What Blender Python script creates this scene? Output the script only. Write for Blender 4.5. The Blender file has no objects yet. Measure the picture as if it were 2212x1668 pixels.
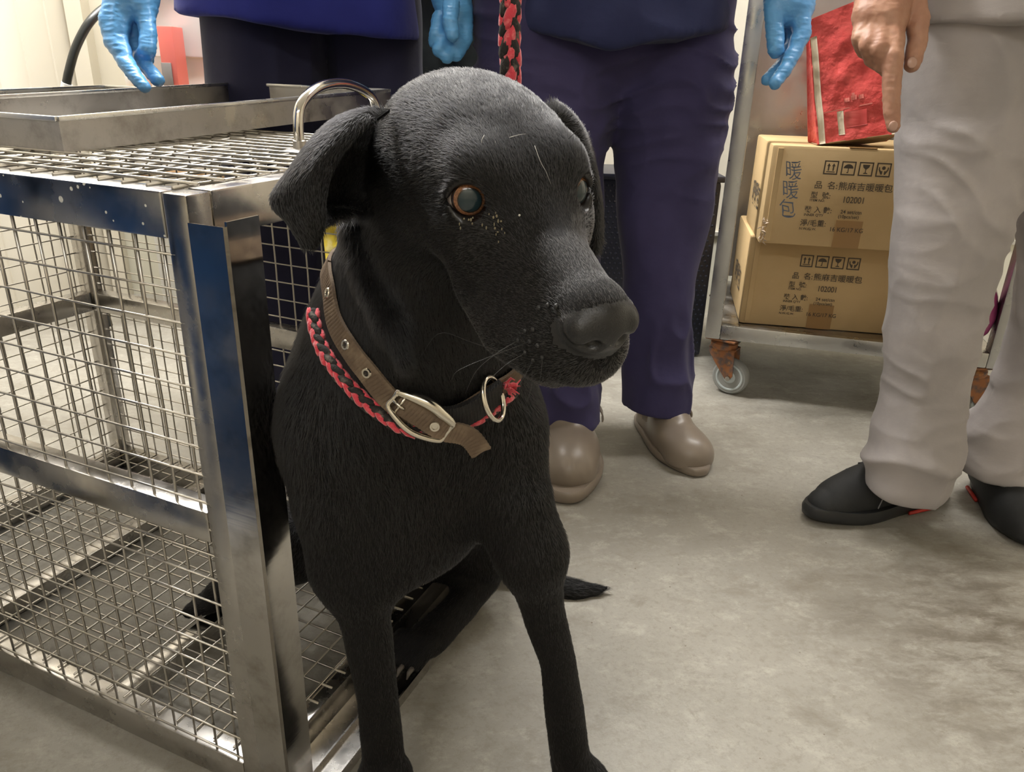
import bpy, math, random
import numpy as np
from mathutils import Vector, Matrix

# ---------------------------------------------------------------- camera, world, lights, exposure
sc = bpy.context.scene
COL = sc.collection
PI = math.pi
CAM_R, CAM_U, CAM_B = (.99955, .01148, .02772), (-.03, .38251, .92346), (0, -.92388, .38268)
cam_data = bpy.data.cameras.new('camera')
cam_data.sensor_fit = 'HORIZONTAL'; cam_data.sensor_width = 36.0
cam_data.lens = 36.0 * 1662.0 / 2212.0
cam_data.clip_start = .01
cam = bpy.data.objects.new('camera', cam_data); COL.objects.link(cam)
cam.matrix_world = Matrix(((CAM_R[0], CAM_U[0], CAM_B[0], 0), (CAM_R[1], CAM_U[1], CAM_B[1], 0), (CAM_R[2], CAM_U[2], CAM_B[2], .75), (0, 0, 0, 1)))
sc.camera = cam

world = bpy.data.worlds.new('world'); sc.world = world; world.use_nodes = True
world.node_tree.nodes['Background'].inputs[0].default_value = (.80, .86, 1, 1)
world.node_tree.nodes['Background'].inputs[1].default_value = .14

def area(name, loc, sx, sy, power, color=(1, .982, .955), rot=(0, 0, 0)):
    l = bpy.data.lights.new(name, 'AREA'); l.shape = 'RECTANGLE'; l.size = sx; l.size_y = sy
    l.energy = power; l.color = color
    o = bpy.data.objects.new(name, l); COL.objects.link(o); o.location = loc; o.rotation_euler = rot
    return o
LAMPS = [((-.95, 1.85, 2.50), 37), ((.25, 1.95, 2.50), 21), ((-.90, -1.75, 2.50), 7), ((.55, -1.75, 2.50), 4), ((1.50, 1.75, 2.50), 10)]
for _p, _w in LAMPS:
    area('ceiling_lamp_light', (_p[0], _p[1], _p[2] - .02), 1.15, .26, _w)

sc.view_settings.view_transform = 'Standard'; sc.view_settings.look = 'None'
sc.view_settings.gamma = 1; sc.view_settings.use_curve_mapping = False
sc.view_settings.exposure = 1.22
sc.cycles.use_denoising = True
sc.cycles.max_bounces = 7; sc.cycles.diffuse_bounces = 4; sc.cycles.glossy_bounces = 4; sc.cycles.transparent_max_bounces = 8
sc.cycles.caustics_reflective = False; sc.cycles.caustics_refractive = False
sc.cycles.sample_clamp_indirect = 6

# ---------------------------------------------------------------- helpers
rng = np.random.default_rng(7)

def V3(v): return np.asarray(v, float)

def nrm(v):
    v = np.asarray(v, float); return v / (np.linalg.norm(v, axis=-1, keepdims=True) + 1e-12)

def frame(zdir, hint=(0, 0, 1)):
    """3x3 matrix (columns x, y, z) whose z column follows zdir."""
    z = nrm(zdir); x = np.cross(hint, z)
    if np.linalg.norm(x) < 1e-5: x = np.cross((1, 0, 0), z)
    x = nrm(x); return np.stack([x, np.cross(z, x), z], 1)

class MB:
    """Collects shapes into one mesh."""
    def __init__(s): s.v = []; s.f = []; s.m = []; s.n = 0
    def add(s, v, f, mi=0):
        v = np.asarray(v, float).reshape(-1, 3); s.v.append(v)
        s.f += [tuple(int(i) + s.n for i in q) for q in f]; s.m += [mi] * len(f); s.n += len(v); return s
    def box(s, c, size, R=None, mi=0, bev=0.0):
        hx, hy, hz = [q / 2 for q in size]
        R = np.eye(3) if R is None else np.asarray(R)
        if bev <= 0:
            v = np.array([(x, y, z) for x in (-hx, hx) for y in (-hy, hy) for z in (-hz, hz)])
            f = [(0, 1, 3, 2), (4, 6, 7, 5), (0, 4, 5, 1), (2, 3, 7, 6), (0, 2, 6, 4), (1, 5, 7, 3)]
        else:
            bm_ = bpy_box(hx, hy, hz, bev); v, f = bm_
        return s.add(v @ R.T + V3(c), f, mi)
    def beam(s, a, b, w, h, up=(0, 0, 1), mi=0, bev=0.0):
        a, b = V3(a), V3(b); R = frame(b - a, up)      # x sideways, y roughly up
        return s.box((a + b) / 2, (w, h, np.linalg.norm(b - a)), R, mi, bev)
    def tube(s, pts, r, n=8, mi=0, closed=False, cap=True, flat=None):
        pts = np.asarray(pts, float); m = len(pts)
        r = np.broadcast_to(np.asarray(r, float), (m,))
        if closed: t = np.roll(pts, -1, 0) - np.roll(pts, 1, 0)
        else: t = np.gradient(pts, axis=0)
        t = nrm(t); F = frame(t[0], (.13, .31, .94)); x = F[:, 0]
        ang = np.linspace(0, 2 * PI, n, endpoint=False); out = []
        for i in range(m):
            x = nrm(x - t[i] * (x @ t[i])); y = np.cross(t[i], x)
            out.append(pts[i] + r[i] * (np.cos(ang)[:, None] * x + np.sin(ang)[:, None] * y))
        f = []
        for i in range(m if closed else m - 1):
            j = (i + 1) % m
            for k in range(n):
                l = (k + 1) % n; f.append((i * n + k, i * n + l, j * n + l, j * n + k))
        if not closed and cap: f += [tuple(range(n))[::-1], tuple((m - 1) * n + k for k in range(n))]
        return s.add(np.concatenate(out), f, mi)
    def sheet(s, G, th=0.0, mi=0):
        """G: (a, b, 3) grid -> surface, thickened by th."""
        G = np.asarray(G, float); a, b, _ = G.shape
        q = [(i * b + j, i * b + j + 1, (i + 1) * b + j + 1, (i + 1) * b + j) for i in range(a - 1) for j in range(b - 1)]
        if th == 0: return s.add(G.reshape(-1, 3), q, mi)
        du = np.gradient(G, axis=0); dv = np.gradient(G, axis=1); N = nrm(np.cross(dv, du))
        A = (G + N * th / 2).reshape(-1, 3); B = (G - N * th / 2).reshape(-1, 3); n = a * b
        f = [t for t in q] + [tuple(i + n for i in t[::-1]) for t in q]
        rim = [i * b for i in range(a)] ; rim2 = [i * b + b - 1 for i in range(a)]
        for L, fl in ((rim, 0), (rim2, 1), (list(range(b)), 1), ([(a - 1) * b + j for j in range(b)], 0)):
            for p, r_ in zip(L[:-1], L[1:]):
                t = (p, r_, r_ + n, p + n); f.append(t if fl else t[::-1])
        return s.add(np.concatenate([A, B]), f, mi)
    def lathe(s, prof, c, axis=(0, 0, 1), n=24, mi=0, hint=(1, 0, 0)):
        """prof: list of (radius, height) along axis."""
        R = frame(axis, hint); prof = np.asarray(prof, float); ang = np.linspace(0, 2 * PI, n, endpoint=False)
        v = [(r * math.cos(t), r * math.sin(t), h) for r, h in prof for t in ang]
        f = [(i * n + k, i * n + (k + 1) % n, (i + 1) * n + (k + 1) % n, (i + 1) * n + k) for i in range(len(prof) - 1) for k in range(n)]
        f += [tuple(range(n))[::-1], tuple((len(prof) - 1) * n + k for k in range(n))]
        return s.add(np.array(v) @ R.T + V3(c), f, mi)
    def build(s, name, mats, parent=None, smooth=False, angle=None):
        me = bpy.data.meshes.new(name)
        me.from_pydata(np.concatenate(s.v).tolist(), [], s.f)
        for m in (mats if isinstance(mats, (list, tuple)) else [mats]): me.materials.append(m)
        if any(s.m): me.polygons.foreach_set('material_index', s.m)
        if smooth or angle: me.polygons.foreach_set('use_smooth', [True] * len(me.polygons))
        me.update()
        if angle: me.set_sharp_from_angle(angle=math.radians(angle))
        o = bpy.data.objects.new(name, me); COL.objects.link(o)
        if parent: put_under(o, parent)
        return o

def bpy_box(hx, hy, hz, b):
    import bmesh
    bm = bmesh.new(); bmesh.ops.create_cube(bm, size=1)
    for v in bm.verts: v.co = Vector((v.co.x * 2 * hx, v.co.y * 2 * hy, v.co.z * 2 * hz))
    bmesh.ops.bevel(bm, geom=list(bm.edges), offset=b, segments=2, profile=.6, affect='EDGES')
    bm.verts.index_update()
    v = np.array([v.co[:] for v in bm.verts]); f = [tuple(q.index for q in t.verts) for t in bm.faces]; bm.free()
    return v, f

def put_under(o, parent):
    o.parent = parent
    o.matrix_parent_inverse = Matrix.Translation(-Vector(parent.location)) if parent.type == 'EMPTY' else Matrix.Identity(4)

def thing(name, loc, label, cat, group=None, kind=None):
    o = bpy.data.objects.new(name, None); COL.objects.link(o); o.location = loc; o.empty_display_size = .05
    return tag(o, label, cat, group, kind)

def tag(o, label=None, cat=None, group=None, kind=None):
    if label: o['label'] = label
    if cat: o['category'] = cat
    if group: o['group'] = group
    if kind: o['kind'] = kind
    return o

# ---- signed distance fields -> meshes
class SDF:
    def __init__(s, lo, hi, h):
        s.lo, s.h = V3(lo), h
        n = np.ceil((V3(hi) - s.lo) / h).astype(int) + 1
        s.ax = [(s.lo[i] + h * np.arange(n[i])).astype(np.float32) for i in range(3)]
        s.V = np.full(n, .06, np.float32)
    def _reg(s, lo, hi):
        sl = []
        for i in range(3):
            a = int(np.floor((lo[i] - s.lo[i]) / s.h)); b = int(np.ceil((hi[i] - s.lo[i]) / s.h)) + 1
            a = max(a, 0); b = min(b, s.V.shape[i])
            if b <= a: return None, None
            sl.append(slice(a, b))
        return tuple(sl), (s.ax[0][sl[0]][:, None, None], s.ax[1][sl[1]][None, :, None], s.ax[2][sl[2]][None, None, :])
    def _mix(s, sl, d, k, op):
        a = s.V[sl]
        if op < 0:
            d = -d
            if k > 0: q = np.maximum(k - np.abs(a - d), 0) / k; s.V[sl] = np.maximum(a, d) + q * q * k / 4
            else: s.V[sl] = np.maximum(a, d)
        elif k > 0: q = np.maximum(k - np.abs(a - d), 0) / k; s.V[sl] = np.minimum(a, d) - q * q * k / 4
        else: s.V[sl] = np.minimum(a, d)
    def cone(s, a, ra, b, rb, k=.02, op=1, sq=None):
        a, b = V3(a), V3(b); m = max(ra, rb) + k + .012
        sl, g = s._reg(np.minimum(a, b) - m, np.maximum(a, b) + m)
        if sl is None: return s
        ba = b - a; L = ba @ ba
        px, py, pz = g[0] - a[0], g[1] - a[1], g[2] - a[2]
        t = np.clip((px * ba[0] + py * ba[1] + pz * ba[2]) / L, 0, 1)
        qx, qy, qz = px - t * ba[0], py - t * ba[1], pz - t * ba[2]
        if sq is not None:                                   # flattened along a direction
            n_, f_ = nrm(sq[0]), sq[1] - 1
            w = (qx * n_[0] + qy * n_[1] + qz * n_[2]) * f_
            qx, qy, qz = qx + w * n_[0], qy + w * n_[1], qz + w * n_[2]
        s._mix(sl, np.sqrt(qx * qx + qy * qy + qz * qz) - (ra + t * (rb - ra)), k, op); return s
    def ell(s, c, r, R=None, k=.02, op=1):
        c, r = V3(c), V3(r); m = r.max() + k + .012
        sl, g = s._reg(c - m, c + m)
        if sl is None: return s
        R = np.eye(3) if R is None else np.asarray(R)
        p = [g[i] - c[i] for i in range(3)]
        q = [p[0] * R[0, j] + p[1] * R[1, j] + p[2] * R[2, j] for j in range(3)]
        k0 = np.sqrt(sum((q[j] / r[j]) ** 2 for j in range(3))); k1 = np.sqrt(sum((q[j] / r[j] ** 2) ** 2 for j in range(3))) + 1e-9
        s._mix(sl, k0 * (k0 - 1) / k1, k, op); return s
    def chain(s, pts, k=.02, op=1, sq=None):
        """pts: list of (point, radius); one tapering limb, blended into the rest over k"""
        A = np.array([V3(p) for p, _ in pts]); r = [q for _, q in pts]; m = max(r) + k + .012
        sl, g = s._reg(A.min(0) - m, A.max(0) + m)
        if sl is None: return s
        D = None
        for a, b, ra, rb in zip(A[:-1], A[1:], r[:-1], r[1:]):
            ba = b - a; L = ba @ ba + 1e-12; px, py, pz = g[0] - a[0], g[1] - a[1], g[2] - a[2]
            t = np.clip((px * ba[0] + py * ba[1] + pz * ba[2]) / L, 0, 1)
            qx, qy, qz = px - t * ba[0], py - t * ba[1], pz - t * ba[2]
            if sq is not None:
                n_, f_ = nrm(sq[0]), sq[1] - 1; w = (qx * n_[0] + qy * n_[1] + qz * n_[2]) * f_
                qx, qy, qz = qx + w * n_[0], qy + w * n_[1], qz + w * n_[2]
            t = t * t * (3 - 2 * t); d = np.sqrt(qx * qx + qy * qy + qz * qz) - (ra + t * (rb - ra))
            D = d if D is None else np.minimum(D, d)
        s._mix(sl, D, k, op); return s
    def mesh(s):
        V = s.V; h = s.h; I = V < 0
        c = np.zeros(tuple(q - 1 for q in V.shape), np.uint8)
        cor = [(i, j, k) for i in (0, 1) for j in (0, 1) for k in (0, 1)]
        sh = V.shape
        for i, j, k in cor: c += I[i:sh[0] - 1 + i, j:sh[1] - 1 + j, k:sh[2] - 1 + k]
        idx = np.argwhere((c > 0) & (c < 8)); num = -np.ones(c.shape, np.int32); num[tuple(idx.T)] = np.arange(len(idx))
        val = np.stack([V[idx[:, 0] + i, idx[:, 1] + j, idx[:, 2] + k] for i, j, k in cor], 1)
        pos = np.zeros((len(idx), 3)); cnt = np.zeros(len(idx))
        for a in range(8):
            for b in range(a + 1, 8):
                ca, cb = V3(cor[a]), V3(cor[b])
                if abs(ca - cb).sum() != 1: continue
                va, vb = val[:, a], val[:, b]; mk = (va < 0) != (vb < 0)
                t = va[mk] / (va[mk] - vb[mk]); pos[mk] += ca + t[:, None] * (cb - ca); cnt[mk] += 1
        v = s.lo + h * (idx + pos / cnt[:, None]); F = []
        for ax in range(3):
            sa = [slice(None)] * 3; sb = [slice(None)] * 3; sa[ax] = slice(0, -1); sb[ax] = slice(1, None)
            A, B = I[tuple(sa)], I[tuple(sb)]; e = np.argwhere(A != B)
            u, w = (ax + 1) % 3, (ax + 2) % 3
            ok = (e[:, u] > 0) & (e[:, w] > 0) & (e[:, u] < sh[u] - 1) & (e[:, w] < sh[w] - 1); e = e[ok]
            fl = A[tuple(e.T)]
            q = []
            for du, dw in ((-1, -1), (0, -1), (0, 0), (-1, 0)):
                x = e.copy(); x[:, u] += du; x[:, w] += dw; q.append(num[tuple(x.T)])
            q = np.stack(q, 1); q[~fl] = q[~fl][:, ::-1]; F.append(q)
        return v, np.concatenate(F)

def relax(v, f, n=1, lam=.5):
    for _ in range(n):
        acc = np.zeros_like(v); cnt = np.zeros(len(v))
        for k in range(4):
            a, b = f[:, k], f[:, (k + 1) % 4]
            for x in range(3):
                acc[:, x] += np.bincount(a, v[b, x], len(v)) + np.bincount(b, v[a, x], len(v))
            cnt += np.bincount(a, minlength=len(v)) + np.bincount(b, minlength=len(v))
        v = v + lam * (acc / np.maximum(cnt, 1)[:, None] - v)
    return v

def vnormals(v, f):
    n = np.cross(v[f[:, 2]] - v[f[:, 0]], v[f[:, 3]] - v[f[:, 1]]); out = np.zeros_like(v)
    for k in range(4):
        for x in range(3): out[:, x] += np.bincount(f[:, k], n[:, x], len(v))
    return nrm(out)

def quad_object(name, v, f, mats, parent=None, mi=None):
    me = bpy.data.meshes.new(name); me.vertices.add(len(v)); me.vertices.foreach_set('co', np.asarray(v, np.float32).ravel())
    me.loops.add(len(f) * 4); me.loops.foreach_set('vertex_index', np.asarray(f, np.int32).ravel())
    me.polygons.add(len(f)); me.polygons.foreach_set('loop_start', np.arange(0, len(f) * 4, 4, dtype=np.int32))
    me.polygons.foreach_set('use_smooth', np.ones(len(f), bool))
    for m in (mats if isinstance(mats, (list, tuple)) else [mats]): me.materials.append(m)
    if mi is not None: me.polygons.foreach_set('material_index', np.asarray(mi, np.int32))
    me.update(); me.validate()
    o = bpy.data.objects.new(name, me); COL.objects.link(o)
    if parent: put_under(o, parent)
    return o

def vnoise(p, scale, seed=0):
    """smooth value noise in -1..1 at points p"""
    q = np.asarray(p, float) * scale + 100.3 + seed * 17.17; i = np.floor(q).astype(np.int64); f = q - i; f = f * f * (3 - 2 * f)
    def H(a, b, c):
        n = (a * 374761393 + b * 668265263 + c * 2147483647 + seed * 1274126177) & 0xffffffff
        n = ((n ^ (n >> 13)) * 1274126177) & 0xffffffff; return ((n ^ (n >> 16)) & 0xffff) / 32767.5 - 1
    r = 0
    for a in (0, 1):
        for b in (0, 1):
            for c in (0, 1):
                w = (f[:, 0] if a else 1 - f[:, 0]) * (f[:, 1] if b else 1 - f[:, 1]) * (f[:, 2] if c else 1 - f[:, 2])
                r = r + w * H(i[:, 0] + a, i[:, 1] + b, i[:, 2] + c)
    return r

def spline(pts, n):
    """Catmull-Rom through pts (m, d) -> (n, d)"""
    p = np.asarray(pts, float); m = len(p)
    q = np.concatenate([[2 * p[0] - p[1]], p, [2 * p[-1] - p[-2]]]); t = np.linspace(0, m - 1 - 1e-9, n); i = t.astype(int); u = (t - i).reshape((-1,) + (1,) * (p.ndim - 1))
    a, b, c, d = q[i], q[i + 1], q[i + 2], q[i + 3]
    return .5 * (2 * b + (c - a) * u + (2 * a - 5 * b + 4 * c - d) * u ** 2 + (-a + 3 * b - 3 * c + d) * u ** 3)

# ---- materials
def mat(name, color=(.5, .5, .5), rough=.5, metal=0., spec=.5, bump=None, mix=None, coat=0., sheen=0., alpha=None, sss=0., ani=0.):
    """bump: (kind, scale, strength, distance);  mix: list of (kind, scale, colour2, lo, hi)"""
    m = bpy.data.materials.new(name); m.use_nodes = True; nt = m.node_tree; N, L = nt.nodes, nt.links
    b = N['Principled BSDF']; b.inputs['Base Color'].default_value = (*color, 1); b.inputs['Roughness'].default_value = rough
    b.inputs['Metallic'].default_value = metal; b.inputs['Specular IOR Level'].default_value = spec
    b.inputs['Coat Weight'].default_value = coat; b.inputs['Sheen Weight'].default_value = sheen; b.inputs['Sheen Roughness'].default_value = .5
    if sss: b.inputs['Subsurface Weight'].default_value = sss; b.inputs['Subsurface Scale'].default_value = .01
    if ani: b.inputs['Anisotropic'].default_value = ani
    tc = N.new('ShaderNodeTexCoord')
    def tex(kind, scale):
        mp = N.new('ShaderNodeMapping'); L.new(tc.outputs['Object'], mp.inputs[0])
        s3 = scale if isinstance(scale, (tuple, list)) else (scale,) * 3; mp.inputs['Scale'].default_value = s3
        if kind == 'noise':
            t = N.new('ShaderNodeTexNoise'); t.inputs['Scale'].default_value = 1; t.inputs['Detail'].default_value = 6; o = t.outputs[0]
        elif kind == 'voronoi': t = N.new('ShaderNodeTexVoronoi'); t.inputs['Scale'].default_value = 1; o = t.outputs['Distance']
        elif kind == 'wave': t = N.new('ShaderNodeTexWave'); t.inputs['Scale'].default_value = 1; t.inputs['Distortion'].default_value = .4; o = t.outputs[1]
        L.new(mp.outputs[0], t.inputs['Vector']); return o
    if mix:
        prev = None
        for kind, scale, c2, lo, hi in mix:
            mr = N.new('ShaderNodeMapRange'); mr.inputs[1].default_value = lo; mr.inputs[2].default_value = hi; L.new(tex(kind, scale), mr.inputs[0])
            mx = N.new('ShaderNodeMix'); mx.data_type = 'RGBA'; L.new(mr.outputs[0], mx.inputs[0])
            if prev is None: mx.inputs[6].default_value = (*color, 1)
            else: L.new(prev, mx.inputs[6])
            mx.inputs[7].default_value = (*c2, 1); prev = mx.outputs[2]
        L.new(prev, b.inputs['Base Color'])
    if bump:
        prev = None
        for kind, scale, st, dist in (bump if isinstance(bump, list) else [bump]):
            bp = N.new('ShaderNodeBump'); bp.inputs['Strength'].default_value = st; bp.inputs['Distance'].default_value = dist
            L.new(tex(kind, scale), bp.inputs['Height'])
            if prev is not None: L.new(prev, bp.inputs['Normal'])
            prev = bp.outputs[0]
        L.new(prev, b.inputs['Normal'])
    return m

# ---------------------------------------------------------------- the room
M_wall = mat('cream_wall', (.72, .67, .56), .45, spec=.4, bump=('noise', 30, .15, .002), mix=[('noise', 3, (.66, .61, .50), .4, .7)])
M_wall2 = mat('cream_panel_wall', (.76, .71, .60), .35, spec=.5, bump=('noise', 12, .1, .003), mix=[('noise', (2, 2, .6), (.68, .63, .53), .45, .7)])
M_white = mat('white_enamel', (.78, .78, .77), .35)
M_ceil = mat('ceiling_board', (.78, .77, .73), .8)
M_dark = mat('dark_rubber', (.02, .02, .021), .6)

def floor_material():
    m = mat('worn_concrete', (.30, .275, .225), .42, spec=.45)
    nt = m.node_tree; N, L = nt.nodes, nt.links; b = N['Principled BSDF']
    tc = N['Texture Coordinate']
    def noise(scale, det, rough=.55, dist=0., st=(1, 1, 1)):
        mp = N.new('ShaderNodeMapping'); mp.inputs['Scale'].default_value = st; mp.inputs['Rotation'].default_value = (0, 0, -.35); L.new(tc.outputs['Object'], mp.inputs[0])
        t = N.new('ShaderNodeTexNoise'); t.inputs['Scale'].default_value = scale; t.inputs['Detail'].default_value = det
        t.inputs['Roughness'].default_value = rough; t.inputs['Distortion'].default_value = dist; L.new(mp.outputs[0], t.inputs['Vector']); return t.outputs[0]
    def ramp(src, lo, hi):
        r = N.new('ShaderNodeMapRange'); r.inputs[1].default_value = lo; r.inputs[2].default_value = hi; L.new(src, r.inputs[0]); return r.outputs[0]
    def mix(a, col, f):
        x = N.new('ShaderNodeMix'); x.data_type = 'RGBA'; L.new(f, x.inputs[0])
        if isinstance(a, tuple): x.inputs[6].default_value = (*a, 1)
        else: L.new(a, x.inputs[6])
        x.inputs[7].default_value = (*col, 1); return x.outputs[2]
    c = mix((.312, .294, .254), (.240, .222, .188), ramp(noise(2.2, 7), .42, .66))
    c = mix(c, (.40, .38, .33), ramp(noise(16, 12, .78, .15, (1, 1.5, 1)), .50, .68))
    c = mix(c, (.20, .178, .142), ramp(noise(7.5, 12, .78, .25, (1, 1.5, 1)), .52, .70))
    c = mix(c, (.24, .222, .182), ramp(noise(90, 10, .8), .50, .66))
    c = mix(c, (.43, .41, .36), ramp(noise(150, 8, .8), .60, .72))
    # a dark patch on the right, broken up by noise
    g = N.new('ShaderNodeMapping'); g.inputs['Location'].default_value = (-.78, -.88, 0); g.vector_type = 'POINT'; L.new(tc.outputs['Object'], g.inputs[0])
    d = N.new('ShaderNodeVectorMath'); d.operation = 'LENGTH'; L.new(g.outputs[0], d.inputs[0])
    mr = N.new('ShaderNodeMapRange'); mr.inputs[1].default_value = .42; mr.inputs[2].default_value = .06; L.new(d.outputs['Value'], mr.inputs[0])
    mu = N.new('ShaderNodeMath'); mu.operation = 'MULTIPLY'; L.new(mr.outputs[0], mu.inputs[0]); L.new(ramp(noise(13, 12, .76, .3, (1, 2.2, 1)), .42, .60), mu.inputs[1])
    c = mix(c, (.125, .105, .080), mu.outputs[0])
    v = N.new('ShaderNodeTexVoronoi'); v.inputs['Scale'].default_value = 26; L.new(tc.outputs['Object'], v.inputs['Vector'])
    c = mix(c, (.13, .10, .07), ramp(v.outputs['Distance'], .045, .02))
    L.new(c, b.inputs['Base Color'])
    r = N.new('ShaderNodeMapRange'); r.inputs[1].default_value = .35; r.inputs[2].default_value = .7; r.inputs[3].default_value = .30; r.inputs[4].default_value = .58
    L.new(noise(5, 6), r.inputs[0]); L.new(r.outputs[0], b.inputs['Roughness'])
    bp = N.new('ShaderNodeBump'); bp.inputs['Strength'].default_value = .35; bp.inputs['Distance'].default_value = .002
    L.new(noise(55, 8, .65), bp.inputs['Height']); L.new(bp.outputs[0], b.inputs['Normal'])
    return m
M_floor = floor_material()

def structure(name, mb, m, **k): return tag(mb.build(name, m, **k), kind='structure')
RC = [(-1.35, 2.55), (-3.10, -2.26), (2.70, -2.26), (2.70, 2.55)]          # corners of the room
structure('floor', MB().add([(x, y, z) for z in (0, -.05) for x, y in RC], [(0, 1, 2, 3), (7, 6, 5, 4), (0, 4, 5, 1), (1, 5, 6, 2), (2, 6, 7, 3), (3, 7, 4, 0)]), M_floor)
structure('ceiling', MB().add([(x, y, z) for z in (2.6, 2.66) for x, y in RC], [(3, 2, 1, 0), (4, 5, 6, 7), (0, 1, 5, 4), (1, 2, 6, 5), (2, 3, 7, 6), (3, 0, 4, 7)]), M_ceil)
def wall(name, a, b, m, th=.06):
    a, b = V3((*a, 0)), V3((*b, 0)); d = nrm(b - a); n = np.array([d[1], -d[0], 0])      # outward for a counter-clockwise room
    mb = MB(); mb.box((a + b) / 2 + n * th / 2 + (0, 0, 1.3), (np.linalg.norm(b - a), th, 2.6), np.stack([d, -n, (0, 0, 1)], 1)); return structure(name, mb, m)
wall('wall_back', (2.70, 2.55), (-1.35, 2.55), M_wall, .06)
wall('wall_front', (-3.10, -2.26), (2.70, -2.26), M_wall)
wall('wall_right', (2.70, -2.26), (2.70, 2.55), M_wall)
# the left wall is clad in ribbed cream sheet
la, lb = V3((-3.10, -2.26, 0)), V3((-1.35, 2.55, 0)); ld = nrm(lb - la); ln_ = np.array([-ld[1], ld[0], 0])
mb = MB(); Lw = np.linalg.norm(lb - la); prof = []; s_ = 0
while s_ < Lw - .002:
    prof += [(s_, 0), (min(s_ + .082, Lw), 0), (min(s_ + .085, Lw), .004), (min(s_ + .090, Lw), .004)]; s_ += .093
prof.append((Lw, 0)); pr = [la + ld * q + ln_ * r for q, r in prof]
base = [la + ld * q + ln_ * .06 for q, r in prof]
v = pr + [p + V3((0, 0, 2.6)) for p in pr] + base + [p + V3((0, 0, 2.6)) for p in base]; n_ = len(pr)
f = [(i, i + 1, n_ + i + 1, n_ + i) for i in range(n_ - 1)] + [(2 * n_ + i + 1, 2 * n_ + i, 3 * n_ + i, 3 * n_ + i + 1) for i in range(n_ - 1)]
structure('wall_left', mb.add(v, f), M_wall2)
M_trim = mat('grey_trim', (.45, .43, .38), .4)
mb = MB(); mb.box((-1.325, 2.525, 1.3), (.05, .05, 2.6)); structure('trim_1', mb, M_wall2)
mb = MB(); mb.box((.7, 2.542, .13), (4.0, .016, .26)); structure('baseboard_back', mb, mat('base_panel', (.66, .64, .54), .5))
mb = MB(); mb.box((.7, 2.538, .264), (4.0, .024, .012)); structure('trim_2', mb, M_trim)

M_lampbody = mat('lamp_housing', (.8, .8, .8), .4)
M_tube = bpy.data.materials.new('lamp_tube'); M_tube.use_nodes = True
_b = M_tube.node_tree.nodes['Principled BSDF']; _b.inputs['Emission Color'].default_value = (1, .95, .86, 1); _b.inputs['Emission Strength'].default_value = 6
for (x, y, z), w in LAMPS:
    tx = 'front' if y < 0 and x < 0 else 'front right' if y < 0 else 'right' if x > 1 else 'second-to-back left' if x < -.5 else 'middle'
    tx = {'second-to-back left': 'twin tube ceiling lamp above the back of the cage', 'front': 'twin tube ceiling lamp by the front wall, the left one', 'front right': 'twin tube ceiling lamp by the front wall, the right one', 'right': 'twin tube ceiling lamp above the box cart', 'middle': 'twin tube ceiling lamp above the dog and standing staff'}[tx]
    t = thing('ceiling_lamp', (x, y, 2.6), tx, 'ceiling lamp', 'twin tube lamps on the ceiling')
    MB().box((x, y, 2.58), (1.24, .30, .04), bev=.006).build('lamp_housing', M_lampbody, t)
    for dy in (-.07, .07): MB().tube([(x - .58, y + dy, 2.545), (x + .58, y + dy, 2.545)], .013, 12).build('lamp_tube', M_tube, t, smooth=True)

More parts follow.
